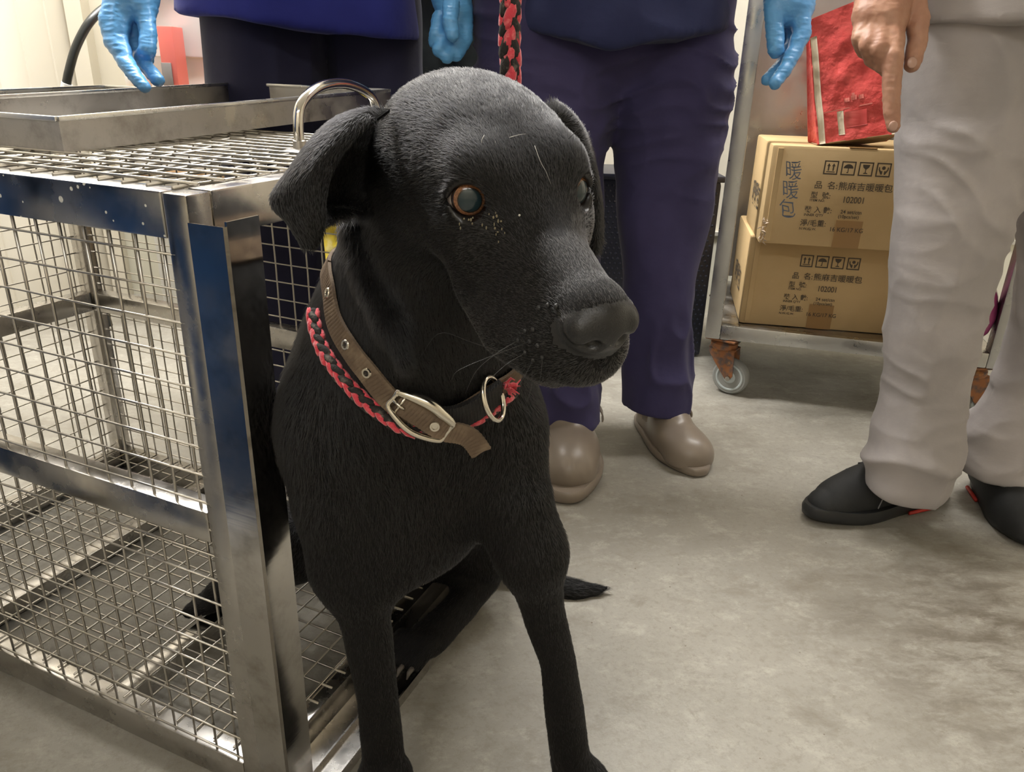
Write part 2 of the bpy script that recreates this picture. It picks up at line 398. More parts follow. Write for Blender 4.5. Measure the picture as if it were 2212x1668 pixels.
# ---------------------------------------------------------------- the steel cage
def steel(name, col=(.52, .50, .47), rough=.24, stain=.5, spots=0., streak=(3, 3, 60)):
    m = mat(name, col, rough, metal=1.); nt = m.node_tree; N, L = nt.nodes, nt.links; b = N['Principled BSDF']; tc = N['Texture Coordinate']
    def noise(s3, det=6, rg=.6):
        mp = N.new('ShaderNodeMapping'); mp.inputs['Scale'].default_value = s3; L.new(tc.outputs['Object'], mp.inputs[0])
        t = N.new('ShaderNodeTexNoise'); t.inputs['Scale'].default_value = 1; t.inputs['Detail'].default_value = det; t.inputs['Roughness'].default_value = rg; L.new(mp.outputs[0], t.inputs['Vector']); return t.outputs[0]
    r = N.new('ShaderNodeMapRange'); r.inputs[1].default_value = .35; r.inputs[2].default_value = .7; r.inputs[3].default_value = rough * .7; r.inputs[4].default_value = rough * 1.7
    L.new(noise((14, 14, 14), 8), r.inputs[0]); L.new(r.outputs[0], b.inputs['Roughness'])
    f = N.new('ShaderNodeMapRange'); f.inputs[1].default_value = .50; f.inputs[2].default_value = .72; f.inputs[4].default_value = stain; L.new(noise((22, 22, 22), 10, .7), f.inputs[0])
    x = N.new('ShaderNodeMix'); x.data_type = 'RGBA'; x.inputs[6].default_value = (*col, 1); x.inputs[7].default_value = (col[0] * .45, col[1] * .42, col[2] * .38, 1); L.new(f.outputs[0], x.inputs[0])
    out = x.outputs[2]
    if spots:                                                  # dried splashes
        v = N.new('ShaderNodeTexVoronoi'); v.inputs['Scale'].default_value = 75; v.inputs['Randomness'].default_value = 1; L.new(tc.outputs['Object'], v.inputs['Vector'])
        g = N.new('ShaderNodeMath'); g.operation = 'MULTIPLY_ADD'; L.new(noise((28, 28, 28), 2), g.inputs[0]); g.inputs[1].default_value = .62; g.inputs[2].default_value = -.27 + .08 * spots
        q = N.new('ShaderNodeMath'); q.operation = 'LESS_THAN'; L.new(v.outputs['Distance'], q.inputs[0]); L.new(g.outputs[0], q.inputs[1])
        y = N.new('ShaderNodeMix'); y.data_type = 'RGBA'; L.new(q.outputs[0], y.inputs[0]); L.new(out, y.inputs[6]); y.inputs[7].default_value = (.62, .62, .58, 1); out = y.outputs[2]
        w = N.new('ShaderNodeMath'); w.operation = 'SUBTRACT'; w.inputs[0].default_value = 1; L.new(q.outputs[0], w.inputs[1]); L.new(w.outputs[0], b.inputs['Metallic'])
    L.new(out, b.inputs['Base Color'])
    bp = N.new('ShaderNodeBump'); bp.inputs['Strength'].default_value = .12; bp.inputs['Distance'].default_value = .001; L.new(noise(streak, 3), bp.inputs['Height']); L.new(bp.outputs[0], b.inputs['Normal'])
    return m
M_steel = steel('stainless_steel'); M_spot = steel('splashed_steel', (.50, .50, .50), .20, .45, 1.); M_dull = steel('dull_steel', (.46, .44, .41), .34, .6)
M_mirror = steel('scuffed_mirror_steel', (.50, .48, .45), .13, .7)
M_rimsteel = steel('bright_rim_steel', (.66, .65, .62), .25, .1)
M_wire = mat('steel_wire', (.50, .47, .42), .32, metal=1.); M_black = mat('worn_black_paint', (.018, .017, .016), .3, spec=.6, mix=[('noise', 45, (.16, .15, .13), .60, .68)])

C0 = V3((-.258, .606, 0)); DU = V3((.402, .9156, 0)); DS = V3((-.9156, .402, 0)); CW, CL, CH = .485, .775, .652
RC3 = np.stack([DS, DU, (0, 0, 1)], 1)
def cg(u, s, z): return C0 + DU * u + DS * s + V3((0, 0, z))
cage = thing('dog_cage', cg(CW / 2, CL / 2, 0), 'open stainless steel wire mesh cage with the dog sitting in its doorway', 'cage')
def bar(name, a, b, w, h, m=M_steel, up=(0, 0, 1), **k):
    mb = MB(); mb.beam(cg(*a), cg(*b), w, h, up, bev=.0022); return mb.build(name, m, cage, angle=40, **k)
TW, TH = .026, .036
# posts
for u, s, w in ((TW / 2, TW / 2, 1), (CW - TW / 2, TW / 2, 0), (TW / 2, CL - TW / 2, 0), (CW - TW / 2, CL - TW / 2, 0)):
    bar('post', (u, s, 0), (u, s, CH - .001), TW, TW, M_steel, up=tuple(DU))
# top, middle and bottom rails
def ring(z, h, names):
    e = .0005
    bar(names, (TW / 2 - e, TW, z), (TW / 2 - e, CL - TW, z), TW, h, M_spot if z > .5 else M_steel)
    bar(names, (CW - TW / 2, TW, z), (CW - TW / 2, CL - TW, z), TW, h)
    bar(names, (TW, CL - TW / 2, z), (CW - TW, CL - TW / 2, z), TW, h)
    if abs(z - .34) > .05: bar(names, (TW, TW / 2 - e, z), (CW - TW, TW / 2 - e, z), TW, h)
ring(CH - .019, .038, 'top_rail'); ring(.340, .034, 'middle_rail'); ring(.019, .038, 'bottom_rail')
for s in (.24, .53): bar('floor_bar', (TW, s, .016), (CW - TW, s, .016), .026, .026)
# channel around the doorway that guides the missing door
def plate(mb, a, b, c_, th=.0022):
    """flat plate from corner a spanned by b and c_ (vectors)"""
    a, b, c_ = V3(a), V3(b), V3(c_); n = nrm(np.cross(b, c_)) * th
    v = [a, a + b, a + b + c_, a + c_]; v = v + [q + n for q in v]
    mb.add(v, [(3, 2, 1, 0), (4, 5, 6, 7), (0, 1, 5, 4), (1, 2, 6, 5), (2, 3, 7, 6), (3, 0, 4, 7)]); return mb
mb = MB(); plate(mb, cg(.0005, 0, .0), -DS * .036, V3((0, 0, .630))); plate(mb, cg(.0005, -.036, 0), DU * .036, V3((0, 0, .634))); mb.build('door_channel', [M_mirror], cage)
mb = MB(); plate(mb, cg(CW - .034, -.036, 0), DU * .036, V3((0, 0, .630))); plate(mb, cg(CW, 0, 0), -DS * .036, V3((0, 0, .630))); mb.build('door_channel', M_steel, cage)
mb = MB(); plate(mb, cg(.036, 0, .0015), DU * (CW - .072), -DS * .062); plate(mb, cg(.036, -.062, 0), DU * (CW - .072), V3((0, 0, .016))); plate(mb, cg(.036, -.030, 0), DU * (CW - .072), V3((0, 0, .010))); mb.build('door_sill', M_steel, cage)
# wire panels
def wires(name, o, a, b, na, nb, r1, r2, off, wob=.0006):
    """grid of wires: o origin, a and b spans, na wires along b spaced over a, nb wires along a"""
    o, a, b = V3(o), V3(a), V3(b); n = nrm(np.cross(a, b)) * off; mb = MB(); g = np.random.default_rng(len(name) + na)
    for i in range(na):
        p = o + a * (i + .5) / na; L = 8
        pts = [p + b * t + nrm(a) * g.normal(0, wob) * math.sin(t * 3.1) + nrm(np.cross(a, b)) * g.normal(0, wob) * math.sin(t * 3.1) for t in np.linspace(0, 1, L)]; mb.tube(pts, r1, 6)
    for i in range(nb):
        p = o + b * (i + .5) / nb + n; L = 8
        pts = [p + a * t + nrm(b) * g.normal(0, wob) * math.sin(t * 3.1) for t in np.linspace(0, 1, L)]; mb.tube(pts, r2, 6)
    return mb.build(name, M_wire, cage, smooth=True)
wires('side_mesh', cg(.0035, .020, .030), DS * (CL - .040), V3((0, 0, CH - .066)), 24, 20, .0014, .0012, -.0024)
wires('side_mesh', cg(CW - .003, .020, .030), DS * (CL - .040), V3((0, 0, CH - .066)), 24, 20, .0013, .0012, .0024)
wires('rear_mesh', cg(.020, CL - .003, .030), DU * (CW - .040), V3((0, 0, CH - .066)), 15, 20, .0013, .0012, .0024)
wires('floor_mesh', cg(.010, .006, .0385), DU * (CW - .02), DS * (CL - .012), 17, 27, .0013, .0013, .0024)
wires('roof_mesh', cg(.012, .012, CH + .001), DS * (CL - .024), DU * (CW - .024), 27, 16, .0016, .0014, -.0028, .0016)
# carrying handle on the roof
h0, h1 = V3((-.250, .913, CH + .003)), V3((-.190, 1.085, CH + .003))
hp = spline([h0, h0 + (0, 0, .030), h0 * .94 + h1 * .06 + (0, 0, .052), h0 * .72 + h1 * .28 + (0, 0, .068), h0 * .40 + h1 * .60 + (0, 0, .070), h0 * .10 + h1 * .90 + (0, 0, .056), h1 + (0, 0, .030), h1], 40)
hd_ = MB().tube(hp, .0060, 14).build('handle', mat('polished_steel', (.62, .60, .56), .12, metal=1.), cage, smooth=True)
for q in (h0, h1):
    MB().lathe([(.019, 0), (.020, .001), (.014, .003), (.008, .004), (.0075, .012), (.006, .013)], q - V3((0, 0, .001)), n=28).build('handle_foot', M_dull, hd_, smooth=False)

# shallow trays lying on the roof
def tray(name, label, p, ang, W, L, z0, z1, h, m):
    """p near left corner, ang heading of the long side"""
    a = V3((math.sin(ang), math.cos(ang), 0)); b = V3((-math.cos(ang), math.sin(ang), 0)); rise = V3((0, 0, z1 - z0))
    t = thing(name, tuple(p), label, 'tray', 'shallow steel trays on the cage roof')
    P0 = V3(p); th = .0016
    mb = MB(); plate(mb, P0, a * L + rise, b * W, th)
    plate(mb, P0, a * L + rise, V3((0, 0, h)), th); plate(mb, P0 + b * W, a * L + rise, V3((0, 0, h)), th)
    plate(mb, P0, b * W, V3((0, 0, h)), th); plate(mb, P0 + a * L + rise, b * W, V3((0, 0, h)), th); mb.build('pan', m, t)
    u = V3((0, 0, h)); c = [P0 + u, P0 + a * L + rise + u, P0 + a * L + rise + b * W + u, P0 + b * W + u]; rm = MB()
    for i in range(4): rm.beam(c[i], c[(i + 1) % 4], .0055, .0055, bev=.0016)
    rm.build('rolled_rim', M_rimsteel, t, angle=40); return t
tray('steel_tray', 'shallow steel tray nearest the camera on the cage roof, splashed at its near corner', (-.471, .822, .6550), math.radians(23.7), .33, .62, .655, .6745, .0335, M_dull)
tray('steel_tray', 'shallow steel tray behind the splashed one on the cage roof, mostly hidden', tuple(cg(.02, .635, .6550)), math.radians(23.7), .13, .55, .655, .669, .030, M_steel)

# ---------------------------------------------------------------- things along the back wall
M_hose = mat('black_hose', (.02, .022, .02), .35)
hose = thing('hose', (-1.1897, 2.1500, 0.6675), 'black rubber hose curving up beside the cream wall', 'hose')
p = [(-1.2430, 2.1500, 0.5024), (-1.1945, 2.1500, 0.6617), (-1.1749, 2.1500, 0.7128), (-1.1516, 2.1600, 0.7688), (-1.1195, 2.1800, 0.8248), (-1.0935, 2.2200, 0.8625), (-1.0527, 2.2350, 0.8820), (-0.9647, 2.2350, 0.9189), (-0.8715, 2.2350, 0.9849)]
p = [V3((-1.2430, 2.1500, 0.5024)) * (1, 1, 0) + (0.05, .0, .012)] + p
MB().tube(spline(p, 60), .011, 12).build('tube', M_hose, hose, smooth=True)
q0, q1 = V3((-1.2004, 2.1500, 0.6502)), V3((-1.1875, 2.1500, 0.6789)); MB().tube([q0, q1], .0135, 14).build('white_coupling', M_white, hose, angle=40)
# white cabinet with a wooden ledge of supplies in front of it
M_wood = mat('shelf_wood', (.42, .28, .15), .5, mix=[('noise', (40, 4, 40), (.30, .18, .09), .4, .7)])
cab = thing('storage_cabinet', (-.81, 2.38, 0), 'tall white cabinet with a wooden ledge behind the person in royal blue', 'cabinet')
cx0, cx1 = -1.075, -.50
MB().box(((cx0 + cx1) / 2, 2.3995, .78), (cx1 - cx0, .276, 1.52), bev=.006).build('body', M_white, cab, angle=40)
for i in (0, 1): MB().box((cx0 + (cx1 - cx0) * (.25 + .5 * i), 2.254, 1.14), ((cx1 - cx0) / 2 - .006, .014, .78), bev=.004).build('door', M_white, cab, angle=40)
MB().box(((cx0 + cx1) / 2 + .01, 2.20, .662), (cx1 - cx0 - .02, .110, .016), bev=.002).build('ledge', M_wood, cab, angle=40)
MB().box(((cx0 + cx1) / 2 + .01, 2.20, .455), (cx1 - cx0 - .02, .110, .016), bev=.002).build('ledge', M_wood, cab, angle=40)
MB().box((cx0 + .008, 2.20, .56), (.014, .110, .19)).build('ledge_support', mat('grey_panel', (.16, .15, .14), .5), cab)
def wbox(name, c, sz, m, label, cat, parts=()):
    t = thing(name, (c[0], c[1], c[2] - sz[2] / 2), label, cat); MB().box(c, sz, bev=.004).build('body', m, t, angle=40)
    for nm, c2, s2, m2 in parts: MB().box(c2, s2, bev=.0015).build(nm, m2, t, angle=40)
M_red = mat('red_plastic', (.68, .16, .13), .4)
wbox('storage_box', (-.918, 2.195, .748), (.040, .07, .150), M_red, 'slim pale red box standing on the cabinet ledge beside the blue glove', 'box', [('grey_label', (-.924, 2.158, .706), (.026, .004, .060), mat('grey_label', (.22, .20, .19), .6))])
wbox('medicine_box', (-1.005, 2.19, .548), (.085, .07, .165), M_white, 'white box with a red top band under the cabinet ledge', 'box', [('red_band', (-1.005, 2.153, .615), (.085, .004, .030), M_red), ('label', (-1.01, 2.153, .55), (.05, .003, .03), mat('pale_print', (.55, .50, .52), .6))])
wbox('carton', (-.80, 2.195, .540), (.26, .09, .15), M_white, 'long plain white carton under the cabinet ledge', 'box')
r_ = thing('tape_roll', (-1.02, 2.195, .671), 'white roll of tape lying on the cabinet ledge', 'roll')
MB().lathe([(.018, 0), (.030, 0), (.032, .004), (.032, .044), (.030, .048), (.018, .048), (.018, 0)], (-1.02, 2.195, .671), n=32).build('body', M_white, r_, angle=40)
# yellow bag
M_yel = mat('yellow_plastic', (.80, .62, .06), .35, bump=('noise', 25, .6, .006), mix=[('noise', 18, (.88, .80, .40), .52, .66)])
yb = thing('yellow_bag', (-.44, 1.94, 0), 'crumpled yellow plastic bag between the staff members behind the cage', 'bag')
F = SDF((-0.59, 1.83, -.01), (-0.31, 2.08, .56), .007); F.ell((-0.45, 1.95, .17), (.105, .085, .17), k=.03); F.ell((-0.44, 1.95, .36), (.075, .06, .12), k=.05); F.chain([((-0.44, 1.95, .44), .035), ((-0.43, 1.95, .52), .02)], k=.03)
v, f = F.mesh(); n3 = vnormals(v, f); v = v + n3 * (.007 * vnoise(v, 22, 1) + .004 * vnoise(v, 50, 2))[:, None]; v[:, 2] = np.maximum(v[:, 2], .001); quad_object('body', v, f, M_yel, yb)
# dark ribbed box standing behind the middle person
M_dbox = mat('navy_ribbed_plastic', (.022, .026, .045), .35, spec=.6)
db = thing('plastic_crate', (.37, 2.12, 0), 'dark navy plastic crate with a dimpled side behind the middle staff member', 'crate')
MB().box((.375, 2.17, .245), (.32, .20, .486), bev=.012).build('body', M_dbox, db, angle=40)
MB().box((.375, 2.17, .494), (.335, .215, .016), bev=.005).build('rim', M_dbox, db, angle=40)
mb = MB()
for i in range(22):
    for j in range(34):
        x = .228 + i * .014 + (.007 if j % 2 else 0); z = .015 + j * .0138
        if x < .525: mb.add(np.array([(x - .005, 2.0702, z), (x, 2.0702, z - .005), (x + .005, 2.0702, z), (x, 2.0702, z + .005), (x, 2.0665, z)]), [(0, 1, 4), (1, 2, 4), (2, 3, 4), (3, 0, 4)])
mb.build('dimples', M_dbox, db)

# ---------------------------------------------------------------- the people
M_skin = mat('skin', (.37, .19, .125), .5, spec=.4, sss=.08, bump=[('noise', 260, .25, .0006), ('voronoi', 700, .15, .0003)], mix=[('noise', 35, (.44, .24, .16), .45, .65)])
M_nail = mat('fingernail', (.46, .28, .22), .3)
M_glove = mat('blue_nitrile', (.115, .36, .70), .33, spec=.5, bump=[('noise', (60, 60, 150), .5, .0016), ('noise', 320, .25, .0005)], sss=.05)
M_hairc = mat('dark_hair', (.02, .015, .012), .5)
def cloth(name, col, rough=.85, wv=900, var=None):
    return mat(name, col, rough, spec=.2, sheen=.08, bump=[('noise', wv, .25, .0004), ('noise', (14, 14, 26), .35, .006)], mix=[('noise', 6, var or tuple(min(1, c * 1.3 + .004) for c in col), .42, .68)])
M_apants = cloth('midnight_cloth', (.020, .020, .046)); M_atop = cloth('royal_blue_cloth', (.022, .028, .20))
M_bpants = cloth('navy_violet_cloth', (.040, .035, .092)); M_btop = cloth('dark_navy_cloth', (.020, .025, .075))
M_cpants = cloth('charcoal_green_cloth', (.030, .037, .038), var=(.06, .07, .068)); M_dcloth = cloth('warm_grey_cloth', (.33, .305, .300), .75)
M_clog = mat('taupe_clog', (.25, .205, .165), .34, spec=.5, bump=('noise', 700, .1, .0003)); M_clogw = mat('white_clog', (.7, .7, .7), .4)
M_sneak = mat('black_knit', (.012, .013, .014), .7, bump=('noise', 800, .5, .0006)); M_sole = mat('black_sole', (.018, .019, .020), .45); M_pipe = mat('grey_piping', (.22, .22, .23), .5)
M_sred = mat('red_sole', (.45, .03, .02), .5)

def ridge(p, s3, seed): return (1 - np.abs(vnoise(np.asarray(p) * V3(s3), 1, seed))) ** 2.5
def garment(name, lo, hi, prims, m, parent, h=.006, folds=None, clip=None):
    F = SDF(lo, hi, h)
    for q in prims:
        if q[0] == 'c': F.chain(q[1], k=q[2] if len(q) > 2 else .03, sq=q[3] if len(q) > 3 else None)
        elif q[0] == 'e': F.ell(q[1], q[2], k=q[3] if len(q) > 3 else .04)
    if clip:
        for n, p0, side in clip:
            n = nrm(n); g = F.ax; d = (g[0][:, None, None] - p0[0]) * n[0] + (g[1][None, :, None] - p0[1]) * n[1] + (g[2][None, None, :] - p0[2]) * n[2]
            F.V = np.maximum(F.V, d.astype(np.float32))
    v, f = F.mesh(); del F; v = relax(v, f, 2); n = vnormals(v, f)
    if folds is not None: v = v + n * folds(v)[:, None]
    v[:, 2] = np.maximum(v[:, 2], .002)
    return quad_object(name, v, f, m, parent)

def hand(name, digits, palm, m, parent, h=.0022, nails=(), extra=None, k=.006):
    """digits: lists of (point, radius); palm: ellipsoid-like chains"""
    allp = np.array([p for d in digits + palm for p, _ in d]); F = SDF(allp.min(0) - .05, allp.max(0) + .05, h)
    for d in palm: F.chain(d, k=.018)
    for d in digits: F.chain(d, k=k)
    v, f = F.mesh(); del F; v = relax(v, f, 1); n = vnormals(v, f)
    if extra: v = v + n * extra(v)[:, None]
    if name is None: return v, f
    return quad_object(name, v, f, m, parent)

def quick_hand(name, wrist, d, side, m=None, parent=None):
    w = V3(wrist); d = nrm(d); f = nrm(np.cross(d, (side, 0, 0.01))); x = np.cross(f, d)      # x across the palm, f towards its back
    pt = lambda a, b, c: w + x * a + d * b + f * c
    dig = [[(pt(.030 - .020 * i, .085, 0), .0115), (pt(.032 - .021 * i, .115 + .006 * (i in (1, 2)), -.006), .0105), (pt(.032 - .021 * i, .138 + .012 * (i in (1, 2)), -.018), .0092), (pt(.031 - .020 * i, .148 + .016 * (i in (1, 2)), -.030), .0080)] for i in range(4)]
    dig.append([(pt(.022, .025, -.004), .0160), (pt(.044, .058, -.014), .0125), (pt(.046, .084, -.022), .0100)])
    return hand(name, dig, [[(w, .026), (pt(.012, .05, 0), .024), (pt(.020, .080, 0), .017)], [(w, .026), (pt(-.012, .05, 0), .023), (pt(-.020, .078, 0), .016)]], m, parent, h=.0036)

def person_body(parent, hip, head_c, arms, extra_meshes=(), nails=None):
    """one continuous skin surface: head, neck, torso, arms, legs"""
    cx, cy, sh = head_c
    F = SDF((min(cx, hip[0]) - .36, cy - .52, .60), (max(cx, hip[0]) + .36, cy + .30, sh + .40), .0085)
    F.chain([((cx, cy, 1.08), .12), ((cx, cy, sh - .06), .13)], k=.05, sq=((0, 1, 0), 1.25))
    F.chain([((cx, cy, sh - .04), .055), ((cx, cy - .02, sh + .10), .052)], k=.03)
    F.ell((cx, cy - .02, sh + .215), (.073, .092, .105), k=.02); F.ell((cx, cy - .045, sh + .15), (.052, .062, .055), k=.03)
    F.chain([((cx, cy - .112, sh + .225), .009), ((cx, cy - .128, sh + .185), .014)], k=.012)
    F.ell((cx, cy - .103, sh + .145), (.024, .010, .007), k=.006)
    for s in (1, -1):
        F.ell((cx + s * .031, cy - .108, sh + .222), (.014, .012, .008), k=.004, op=-1); F.ell((cx + s * .031, cy - .098, sh + .222), (.012, .011, .010), k=.003)
        F.ell((cx + s * .075, cy - .01, sh + .21), (.010, .018, .032), k=.008)
    for s, wrist, elbow in arms:
        F.chain([((cx + s * .175, cy, sh - .05), .058), (elbow, .043), (wrist, .027)], k=.04)
    v, f = F.mesh(); del F; v = relax(v, f, 1); vs, fs, off = [v], [f], len(v)
    for v2, f2 in extra_meshes: vs.append(v2); fs.append(f2 + off); off += len(v2)
    o = quad_object('body', np.concatenate(vs), np.concatenate(fs), M_skin, parent)
    F = SDF((cx - .12, cy - .14, sh + .12), (cx + .12, cy + .13, sh + .36), .006); F.ell((cx, cy - .008, sh + .232), (.083, .098, .104), k=.01)
    F.ell((cx, cy - .13, sh + .19), (.075, .075, .085), k=.02, op=-1); v, f = F.mesh(); quad_object('hair', v, f, M_hairc, parent)
    return o

def shoe_frame(toe, heel):
    toe, heel = V3(toe), V3(heel); y = nrm(toe - heel); return (toe + heel) / 2, np.stack([np.cross(y, (0, 0, 1)), y, (0, 0, 1)], 1), np.linalg.norm(toe - heel)
def clog(toe, heel, m, parent, side=1):
    c, R, L = shoe_frame(toe, heel); q = L / .27
    def w(x, y, z): return c + R @ V3((x, y, z)) * q
    F = SDF(c - (.19, .19, .02), c + (.19, .19, .13), .0034)
    F.chain([(w(0, -.090, .022), .034), (w(.003 * side, 0, .024), .037), (w(0, .060, .022), .042), (w(-.002 * side, .085, .020), .040)], k=.02)
    F.ell(w(0, .040, .032), (.048 * q, .082 * q, .040 * q), R, k=.02)
    F.chain([(w(-.014, .085, .020), .032), (w(.014, .085, .020), .032)], k=.025)
    F.ell(w(0, -.01, .068), (.038 * q, .050 * q, .030 * q), R, k=.02)
    F.ell(w(0, -.075, .070), (.030 * q, .060 * q, .034 * q), R, k=.008, op=-1)      # open heel
    v, f = F.mesh(); v = relax(v, f, 2); v[:, 2] = np.maximum(v[:, 2], .010)
    o = quad_object('clog', v, f, m, parent)
    # sole slab with a lip
    pr = []
    for t in np.linspace(0, 2 * PI, 48, endpoint=False):
        y = math.cos(t); x = math.sin(t); x = np.sign(x) * abs(x) ** .78; y = np.sign(y) * abs(y) ** .88; wy = .139 * y; wx = x * (.043 + .012 * math.exp(-((wy - .05) / .06) ** 2) - .003 * (y < -.3)); pr.append((wx, wy))
    mb = MB(); rings = []
    for zz, e in ((.0005, -.003), (.003, .0), (.014, .001), (.018, -.002)): rings.append([w(x * (1 + e / .05), y + e * np.sign(y) * abs(y) / .13, zz) for x, y in pr])
    n = len(pr); mb.add(np.array(rings).reshape(-1, 3), [(i * n + k, i * n + (k + 1) % n, (i + 1) * n + (k + 1) % n, (i + 1) * n + k) for i in range(3) for k in range(n)] + [tuple(range(n))[::-1], tuple(3 * n + k for k in range(n))])
    mb.build('sole', m, o, angle=50)
    G = np.array([[w(.052 * math.cos(a), -.018 - .030 * (1 - abs(math.cos(a))) + dy, .060 + .030 * math.sin(a)) for a in np.linspace(-.15, PI + .15, 22)] for dy in (-.009, .009)])
    mb = MB(); mb.sheet(G.transpose(1, 0, 2), .003); mb.build('instep_strap', m, o, angle=50); return o

def sneaker(toe, heel, parent):
    c, R, L = shoe_frame(toe, heel); q = L / .29
    def w(x, y, z): return c + R @ V3((x, y, z)) * q
    F = SDF(c - (.2, .2, .02), c + (.2, .2, .16), .0034)
    F.chain([(w(0, -.100, .040), .036), (w(0, -.03, .038), .040), (w(0, .045, .030), .044), (w(0, .088, .024), .040), (w(0, .108, .022), .032)], k=.02, sq=None)
    F.chain([(w(0, -.085, .075), .034), (w(0, -.03, .068), .033), (w(0, .03, .052), .030), (w(0, .07, .040), .026)], k=.03)
    F.cone(w(0, -.07, .08), .036, w(0, -.065, .125), .034, k=.02)
    v, f = F.mesh(); v = relax(v, f, 2); v[:, 2] = np.maximum(v[:, 2], .014); o = quad_object('shoe', v, f, M_sneak, parent)
    pr = []
    for t in np.linspace(0, 2 * PI, 56, endpoint=False):
        y = math.cos(t); x = math.sin(t); x = np.sign(x) * abs(x) ** .8; y = np.sign(y) * abs(y) ** .9; wy = .146 * y; wx = x * (.038 + .011 * math.exp(-((wy - .06) / .06) ** 2)); pr.append((wx, wy))
    mb = MB(); rings = [[w(x * k, y * k, zz + .010 * max(0, y / .146 - .5)) for x, y in pr] for zz, k in ((.001, .93), (.006, .985), (.018, 1.0), (.024, .975))]
    n = len(pr); mb.add(np.array(rings).reshape(-1, 3), [(i * n + k, i * n + (k + 1) % n, (i + 1) * n + (k + 1) % n, (i + 1) * n + k) for i in range(3) for k in range(n)] + [tuple(range(n))[::-1], tuple(3 * n + k for k in range(n))])
    mb.build('sole', M_sole, o, angle=50)
    for yy in (.045, .022, 0, -.022):
        G = [w(x, yy + x * .25, .0715 + (.045 - yy) * .32 - 12 * x * x) for x in np.linspace(-.026, .026, 9)]; MB().tube(G, .0023, 6).build('lace', M_pipe if yy == .045 else M_sole, o, smooth=True)
    for s in (1, -1): MB().tube([w(s * .045, .045, .030), w(s * .041, .035, .046), w(s * .031, .018, .068), w(s * .025, .0, .082)], .0011, 6).build('piping', M_pipe, o, smooth=True)
    for s in (1, -1): MB().tube([w(.0400 * s, -.03, .005), w(.0390 * s, -.09, .005)], .0036, 8).build('heel_accent', M_sred, o, smooth=True)
    return o

# ---- staff member in royal blue behind the cage
pa = thing('person', (-.42, 1.62, 0), 'person behind the cage in royal blue scrub top, one gloved hand over the tray', 'person')
hA = [[((-0.6213, 1.3132, 0.8108), .0165), ((-0.6225, 1.2921, 0.7729), .0145), ((-0.6042, 1.2678, 0.7404), .0120), ((-0.5815, 1.2478, 0.7183), .0102), ((-0.5675, 1.2378, 0.7071), .0085)],
      [((-0.6150, 1.3349, 0.8109), .0150), ((-0.6140, 1.3237, 0.7707), .0125), ((-0.5965, 1.3018, 0.7441), .0112), ((-0.5624, 1.2744, 0.7171), .0100)],
      [((-0.5906, 1.3263, 0.8163), .0150), ((-0.5788, 1.3008, 0.7809), .0130), ((-0.5771, 1.2863, 0.7590), .0125), ((-0.5913, 1.2987, 0.7495), .0110)],
      [((-0.6134, 1.3558, 0.8222), .0145), ((-0.6180, 1.3539, 0.7783), .0120), ((-0.6011, 1.3358, 0.7477), .0105)],
      [((-0.6346, 1.3347, 0.8364), .0170), ((-0.6396, 1.3084, 0.7990), .0150), ((-0.6302, 1.2901, 0.7680), .0125), ((-0.6142, 1.2777, 0.7513), .0105)]]
pA = [[((-0.6126, 1.3698, 0.8951), .030), ((-0.6116, 1.3461, 0.8509), .034), ((-0.6197, 1.3288, 0.8222), .026)], [((-0.6061, 1.3601, 0.8717), .030), ((-0.6005, 1.3337, 0.8211), .026)]]
wr = lambda sc_: (lambda v: .0011 * ridge(v, (45, 45, 230), sc_) + .0004 * vnoise(v, 140, sc_))
hand('left_glove', hA, pA, M_glove, pa, extra=wr(1))
person_body(pa, (-.42, 1.63), (-.42, 1.66, 1.38), [(-1, (-0.6122, 1.3642, 0.8817), (-.66, 1.50, 1.10)), (1, (-.34, 1.34, 1.06), (-.19, 1.58, 1.03))])
quick_hand('right_glove', (-.34, 1.34, 1.06), (-.7, -.7, .1), 1, M_glove, pa)
garment('trousers', (-.72, 1.40, 0), (-.08, 1.88, 1.0), [('c', [((-.490, 1.61, .86), .115), ((-.495, 1.60, .70), .112), ((-.495, 1.60, .40), .082), ((-.480, 1.60, .06), .082)], .01),
    ('c', [((-.305, 1.66, .86), .105), ((-.285, 1.66, .70), .088), ((-.272, 1.67, .40), .080), ((-.275, 1.67, .06), .078)], .012)], M_apants, pa,
    folds=lambda v: .007 * vnoise(v * V3((1, 1, .35)), 16, 3) + .006 * ridge(v, (10, 10, 4), 4))
garment('scrub_top', (-.78, 1.34, .74), (-.04, 1.94, 1.46), [('c', [((-.430, 1.62, .74), .232), ((-.425, 1.63, 1.0), .215), ((-.42, 1.66, 1.26), .175)], .03, ((0, 1, 0), 1.22)), ('c', [((-.60, 1.66, 1.33), .075), ((-.25, 1.66, 1.33), .075)], .05),
    ('c', [((-.60, 1.66, 1.33), .08), ((-.655, 1.60, 1.17), .078)], .04), ('c', [((-.25, 1.66, 1.33), .08), ((-.225, 1.63, 1.18), .075)], .04)], M_atop, pa, clip=[((-.080, 0, -1), (-.42, 1.45, .808), 0)],
    folds=lambda v: .006 * vnoise(v * V3((1, 1, .3)), 14, 6) + .006 * ridge(v, (9, 9, 3), 7))
clog((-.46, 1.43, 0), (-.48, 1.69, 0), M_clogw, pa); clog((-.27, 1.50, 0), (-.32, 1.76, 0), M_clogw, pa, -1)

